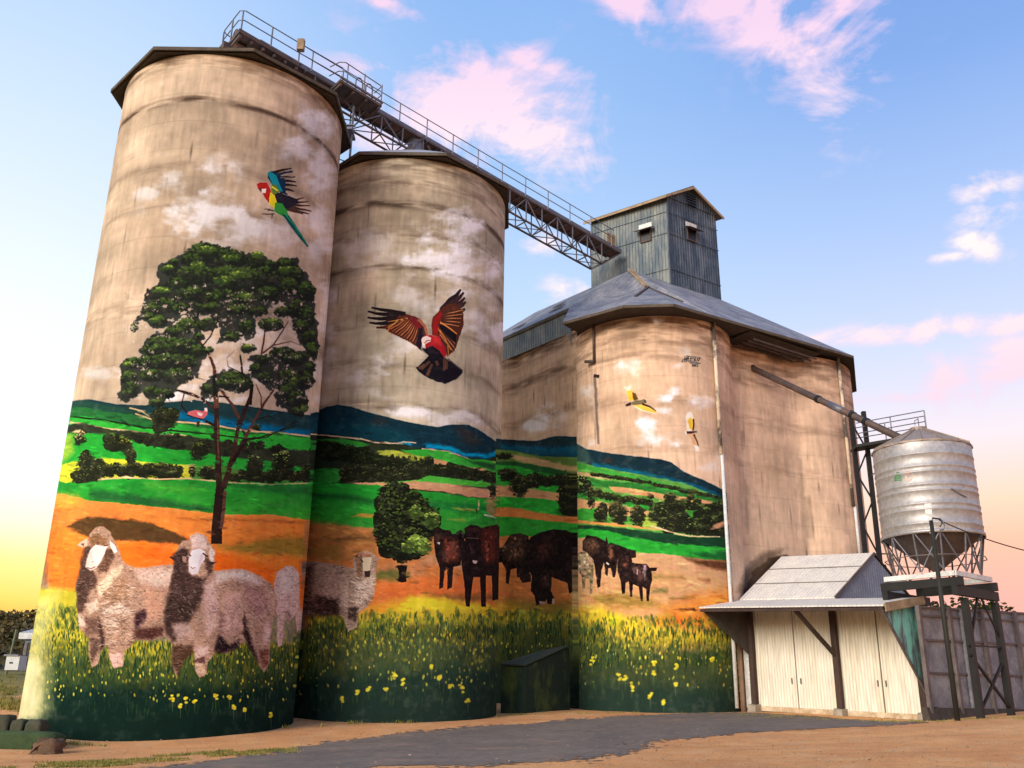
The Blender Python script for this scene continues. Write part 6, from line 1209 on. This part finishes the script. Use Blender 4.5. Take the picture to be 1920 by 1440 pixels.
# ------------------------------------------------------------------ left edge: kerb stones, boulder, hut, cabinet, post
def block(name,px0,px1,pyt,pyb,Y,m,label,cat,group=None,dep=.6,rough=.05):
    a=atY(px0,pyb,Y);b=atY(px1,pyb,Y);t=atY(px0,pyt,Y)
    bm=bmesh.new();bmesh.ops.create_cube(bm,size=1);bmesh.ops.subdivide_edges(bm,edges=bm.edges[:],cuts=4,use_grid_fill=True)
    cx,cy,cz=(a[0]+b[0])/2,Y+dep/2,(t[2]+a[2]-.5)/2;sx_,sz_=b[0]-a[0],t[2]-a[2]+.5
    for v in bm.verts:
        p=v.co; k=1-.10*(abs(p.x)>.49)*(abs(p.z)>.49)-.08*(abs(p.y)>.49)*(abs(p.z)>.49)
        v.co=Vector((cx+p.x*sx_*k+random.gauss(0,rough*.35),cy+p.y*dep*k+random.gauss(0,rough*.35),cz+p.z*sz_*k+random.gauss(0,rough*.3)))
    me=bpy.data.meshes.new(name);bm.to_mesh(me);bm.free();me.materials.append(m);me.polygons.foreach_set('use_smooth',[True]*len(me.polygons))
    o=bpy.data.objects.new(name,me);COL.objects.link(o);tag(o,label,cat,group);return o
block('concrete_block',-30,14,1340,1368,32.6,M['conc_dark'],'dark concrete block cut off by the left picture edge','concrete block','old concrete blocks beside the first silo')
block('concrete_block',17,42,1349,1370,32.4,M['conc_dark'],'small dark mossy block, middle one of the three by the first silo','concrete block','old concrete blocks beside the first silo')
block('concrete_block',44,76,1349,1370,32.3,M['conc_dark'],'dark mossy block nearest the painted wall of the first silo','concrete block','old concrete blocks beside the first silo')
block('slab',-60,104,1370,1379,31.8,mat('green_slab',(52,70,38),.9,0,.2,2.),'long low green-stained slab lying in front of the dark blocks','slab',None,.8,.02)
block('boulder',58,106,1386,1402,30.6,mat('boulder',(96,74,56),.95,0,.3,3.,bump=1.,bscale=5),'brown earthy boulder on the bare dirt by the slab','boulder',None,.6,.16)
hu=thing('small_hut','small grey tin hut with pale pitched roof at the foot of wooded hill','hut',atY(50,1253,76))
def bx3(name,px0,px1,pyt,pyb,Y,dep,m,par):
    a=atY(px0,pyb,Y);b=atY(px1,pyb,Y);t=atY(px0,pyt,Y);return MB().hexa([(a[0],Y,a[2]),(b[0],Y,a[2]),(b[0],Y+dep,a[2]),(a[0],Y+dep,a[2])],[(a[0],Y,t[2]),(b[0],Y,t[2]),(b[0],Y+dep,t[2]),(a[0],Y+dep,t[2])]).build(name,m,par)
bx3('wall',39,70,1193,1250,76,3,M['grey_sheet'],hu);bx3('plinth',37,71,1248,1258,75.9,3.2,M['conc'],hu);bx3('door',47,54,1204,1247,75.9,.05,M['glass'],hu);bx3('door',40,45,1204,1247,75.9,.05,M['rib'],hu)
a=atY(36,1195,75.7);b=atY(72,1195,75.7);h_=atY(54,1174,76)[2]
MB().hexa([(a[0],75.6,a[2]-.12),(b[0],75.6,a[2]-.12),(b[0],79.3,a[2]-.12),(a[0],79.3,a[2]-.12)],[(a[0],75.6,a[2]+.35),(b[0],75.6,a[2]+.35),(b[0],79.3,a[2]+.35),(a[0],79.3,a[2]+.35)]).build('fascia',M['white'],hu)
MB().hexa([(a[0],75.6,a[2]+.36),(b[0],75.6,a[2]+.36),(b[0],79.3,a[2]+.36),(a[0],79.3,a[2]+.36)],[(54/54*(a[0]+b[0])/2-.15,77.4,h_),((a[0]+b[0])/2+.15,77.4,h_),((a[0]+b[0])/2+.15,77.5,h_),((a[0]+b[0])/2-.15,77.5,h_)]).build('roof',M['roof_light'],hu)
cb=thing('white_cabinet','pale square equipment cabinet standing left of the tin hut','cabinet',atY(20,1255,74))
bx3('body',8,33,1229,1256,74,1.2,M['white'],cb);bx3('vent',17,23,1241,1244,73.96,.03,M['glass'],cb);bx3('lid',7,34,1227,1229.5,73.9,1.4,M['steel'],cb)
a=atY(17,1226,74.6);b=atY(24,1180,74.6)
pt=MB().tube([(a[0],a[1],a[2]-2.),(a[0]+.25,a[1],b[2])],.09,7).build('thin_post',mat('green_post',(104,112,84),.8),None);tag(pt,'thin pale green post standing behind the white cabinet','post')
# ------------------------------------------------------------------ hill with forest, trees behind the bulkhead
def hillz(x,y,c,h,sx_,sy_): return h*np.exp(-((x-c[0])/sx_)**2-((y-c[1])/sy_)**2)
hx=np.linspace(-520,-20,80);hy=np.linspace(110,620,80);X,Y=np.meshgrid(hx,hy)
def HZ(x,y): return 2.+24*np.exp(-((x+110)/110)**2-((y-340)/90)**2)+9*np.exp(-((x+240)/100)**2-((y-330)/90)**2)+fbm(x/30+9,y/30+9,6,3)*4-1.5
V=np.stack([X,Y,HZ(X,Y)],-1).reshape(-1,3);F=[(j*80+i,j*80+i+1,(j+1)*80+i+1,(j+1)*80+i) for j in range(79) for i in range(79)]
me=bpy.data.meshes.new('hill');me.from_pydata(V.tolist(),[],F);me.materials.append(mat('hill_scrub',(66,64,38),.95,0,.3,.05,col2=(100,88,52)));me.polygons.foreach_set('use_smooth',[True]*len(F));o=bpy.data.objects.new('hill',me);COL.objects.link(o);o['kind']='structure'
def leafmat(name,c,c2):
    m=mat(name,c,.8,0,0,.35,col2=c2,ngate=(.4,.6));m.node_tree.nodes['Principled BSDF'].inputs['Specular IOR Level'].default_value=.2;return m
ML=leafmat('gum_foliage',(40,50,24),(74,80,38));ML2=leafmat('hill_foliage',(62,60,34),(98,84,48))
def leaves(mb,c,rx,rz,n,s):
    for i in range(n):
        a=random.uniform(0,6.283);b=random.uniform(-1,1);r=random.random()**.4
        p=Vector((c[0]+rx*r*math.cos(a)*math.sqrt(1-b*b),c[1]+rx*r*math.sin(a)*math.sqrt(1-b*b),c[2]+rz*r*b))
        u=Vector((random.gauss(0,1),random.gauss(0,1),random.gauss(0,.7))).normalized()*s*random.uniform(.6,1.3);w=u.cross(Vector((random.gauss(0,1),random.gauss(0,1),random.gauss(0,1)))).normalized()*s*random.uniform(.4,.8)
        mb.face([p-u,p+w,p+u,p-w])
fw=MB()
for k in range(1500):
    x=random.uniform(-330,-60);y=random.uniform(215,360)
    if x>-.42*y+20 or x<-.85*y-30: continue
    z=float(HZ(np.array(x),np.array(y)));r=random.uniform(1.8,3.4);leaves(fw,(x,y,z+r*.7),r,r*.9,26,.8)
tag(fw.build('hill_forest',ML2,None),'dense dark scrub and gum forest covering the far hill at left','forest',None,'stuff')
def tree(px,py,Y,h,r,label,n=420,cl=9):
    p=atY(px,py,Y);zg=float(gz(p[0],p[1]));t=thing('gum_tree',label,'tree',(p[0],p[1],zg),'gum trees beyond the bulkhead wall')
    top=p[2];m_=MB();m_.tube([(p[0],p[1],zg-.2),(p[0]+.2,p[1],zg+(top-zg)*.45),(p[0]-.1,p[1],zg+(top-zg)*.8)],.24,8,r2=.09)
    cs=[]
    for k in range(cl):
        a=random.uniform(0,6.283);rr=r*random.uniform(.2,.85);c=(p[0]+rr*math.cos(a),p[1]+rr*math.sin(a),zg+(top-zg)*random.uniform(.5,.9));cs.append(c)
        m_.tube([(p[0]+.1,p[1],zg+(top-zg)*random.uniform(.3,.55)),c],.07,5,r2=.025)
    m_.build('trunk',M['timber'],t);f=MB()
    for c in cs: leaves(f,c,r*.42,r*.32,n//cl,.22)
    f.build('crown',ML,t)
for (px,py,Y,r,lb) in ((1776,1112,70,2.4,'leafy gum crown showing left of the black tank-stand leg, above the bulkhead'),(1822,1118,74,2.6,'gum crown seen between the crossed braces of the tank stand'),(1850,1124,72,2.2,'gum crown seen right of the crossed braces under the tank'),(1925,1146,90,3.,'low gum crown just topping the bulkhead at the right picture edge')): tree(px,py,Y,0,r,lb)
# ------------------------------------------------------------------ grass, weeds and gravel
def tuft(mb,x,y,z,n,h,sp):
    for i in range(n):
        a=random.uniform(0,6.283);r=sp*random.random();bx_,by_=x+r*math.cos(a),y+r*math.sin(a);l=h*random.uniform(.5,1.2);d=random.uniform(0,6.283);w=.012+.012*random.random();ln=l*random.uniform(.1,.6)
        mb.face([(bx_-w*math.sin(d),by_+w*math.cos(d),z),(bx_+w*math.sin(d),by_-w*math.cos(d),z),(bx_+ln*math.cos(d),by_+ln*math.sin(d),z+l)])
gr=MB()
def gline(pts,n,wid,h,k=7):
    for i in range(n):
        j=random.randrange(len(pts)-1);t=random.random();px=pts[j][0]+(pts[j+1][0]-pts[j][0])*t;py=pts[j][1]+(pts[j+1][1]-pts[j][1])*t+random.uniform(-wid,wid)
        x,y,z=G(px,py)
        if fbm(np.array(x/.9),np.array(y/.9),77,3)<.47: continue
        tuft(gr,x,y,z-.01,k,h,.22)
gline([(-30,1434),(120,1436),(200,1432),(330,1421),(450,1411),(560,1407)],1500,6,.07,9)
gline([(-30,1380),(0,1384),(60,1392),(130,1394),(200,1397)],120,3,.10)
gline([(0,1310),(30,1320),(60,1340)],160,14,.22,8)
gline([(-20,1300),(30,1300)],260,34,.2,8)
gline([(130,1397),(260,1385),(420,1374),(560,1363),(760,1354),(930,1345)],420,2,.16,7)
gline([(1380,1340),(1500,1345),(1640,1353),(1740,1352),(1840,1349),(1935,1347)],420,3,.07,6)
gline([(930,1343),(1000,1338),(1080,1337),(1200,1336),(1380,1336)],160,1.5,.08,6)
mg=mat('dry_green_grass',(96,104,40),.8,0,0,1.2,col2=(150,134,66));tag(gr.build('grass',mg,None),'thin green and straw grass along the track edge and wall feet','grass',None,'stuff')
gv=MB()
for i in range(7000):
    px=random.uniform(-20,1940);py=random.uniform(1352,1440)+random.uniform(-8,10);
    if py>1442: continue
    if px<1100 and random.random()<.3: continue
    x,y,z=G(px,py);s=random.uniform(.008,.022)*(2.2 if random.random()<.05 else 1)
    v=[Vector((random.gauss(0,1),random.gauss(0,1),random.gauss(0,.6))).normalized()*s for _ in range(5)]
    c=Vector((x,y,z+s*.3));gv.face([c+v[0],c+v[1],c+v[2]]);gv.face([c+v[2],c+v[3],c+v[0]]);gv.face([c+v[1],c+v[4],c+v[2]]);gv.face([c+v[0],c+v[4],c+v[3]])
tag(gv.build('gravel',mat('gravel',(150,126,104),.95,0,.3,9.),None),'loose small stones strewn over dirt and asphalt','gravel',None,'stuff')

# odd sheets patched onto the bin roof
pt_=MB()
for (f1,f2,s_) in ((.30,.36,1.1),(.62,.30,.9),(.45,.62,.8)):
    P_=Vector(E10)*(1-f1)+Vector(E9)*f1;Q_=Vector(A)*(1-f1)+Vector(Dq)*f1;c0=P_*(1-f2)+Q_*f2;du=(Vector(E9)-Vector(E10)).normalized()*s_;dv=(Q_-P_).normalized()*.45;nrm=du.cross(dv).normalized()
    if nrm.z<0:nrm=-nrm
    c0=c0+nrm*.05;pt_.plate([c0-du*.5-dv*.5,c0+du*.5-dv*.5,c0+du*.5+dv*.5,c0-du*.5+dv*.5],nrm*.03)
pt_.build('roof_patch',M['rust'],bh)

for k,v in enumerate((7.1,7.58,11.4,11.78)):
    h_=MB();h_.beam(LP(.95,v,vz(v)+1.25),LP(.95,v,vz(v)+1.5),.04,.04);h_.beam(LP(.99,v,vz(v)+1.27),LP(.94,v,vz(v)+1.27),.03);h_.beam(LP(.99,v,vz(v)+1.48),LP(.94,v,vz(v)+1.48),.03);h_.build('door_handle',M['rib'],sh)
tr_=MB();tr_.beam(LP(.96,5.2,tz(5.2)-.16),LP(.96,13.3,tz(13.3)-.16),.06,.1);tr_.build('door_rail',M['rust'],sh)
sb=MB();sb.beam(LP(.985,5.2,vz(5.2)+.1),LP(.985,13.3,vz(13.3)+.1),.02,.22);sb.build('splash_board',mat('mud_splashed_sheet',(170,146,116),.9,0,0,1.4,col2=(206,192,166),ngate=(.4,.6)),sh)
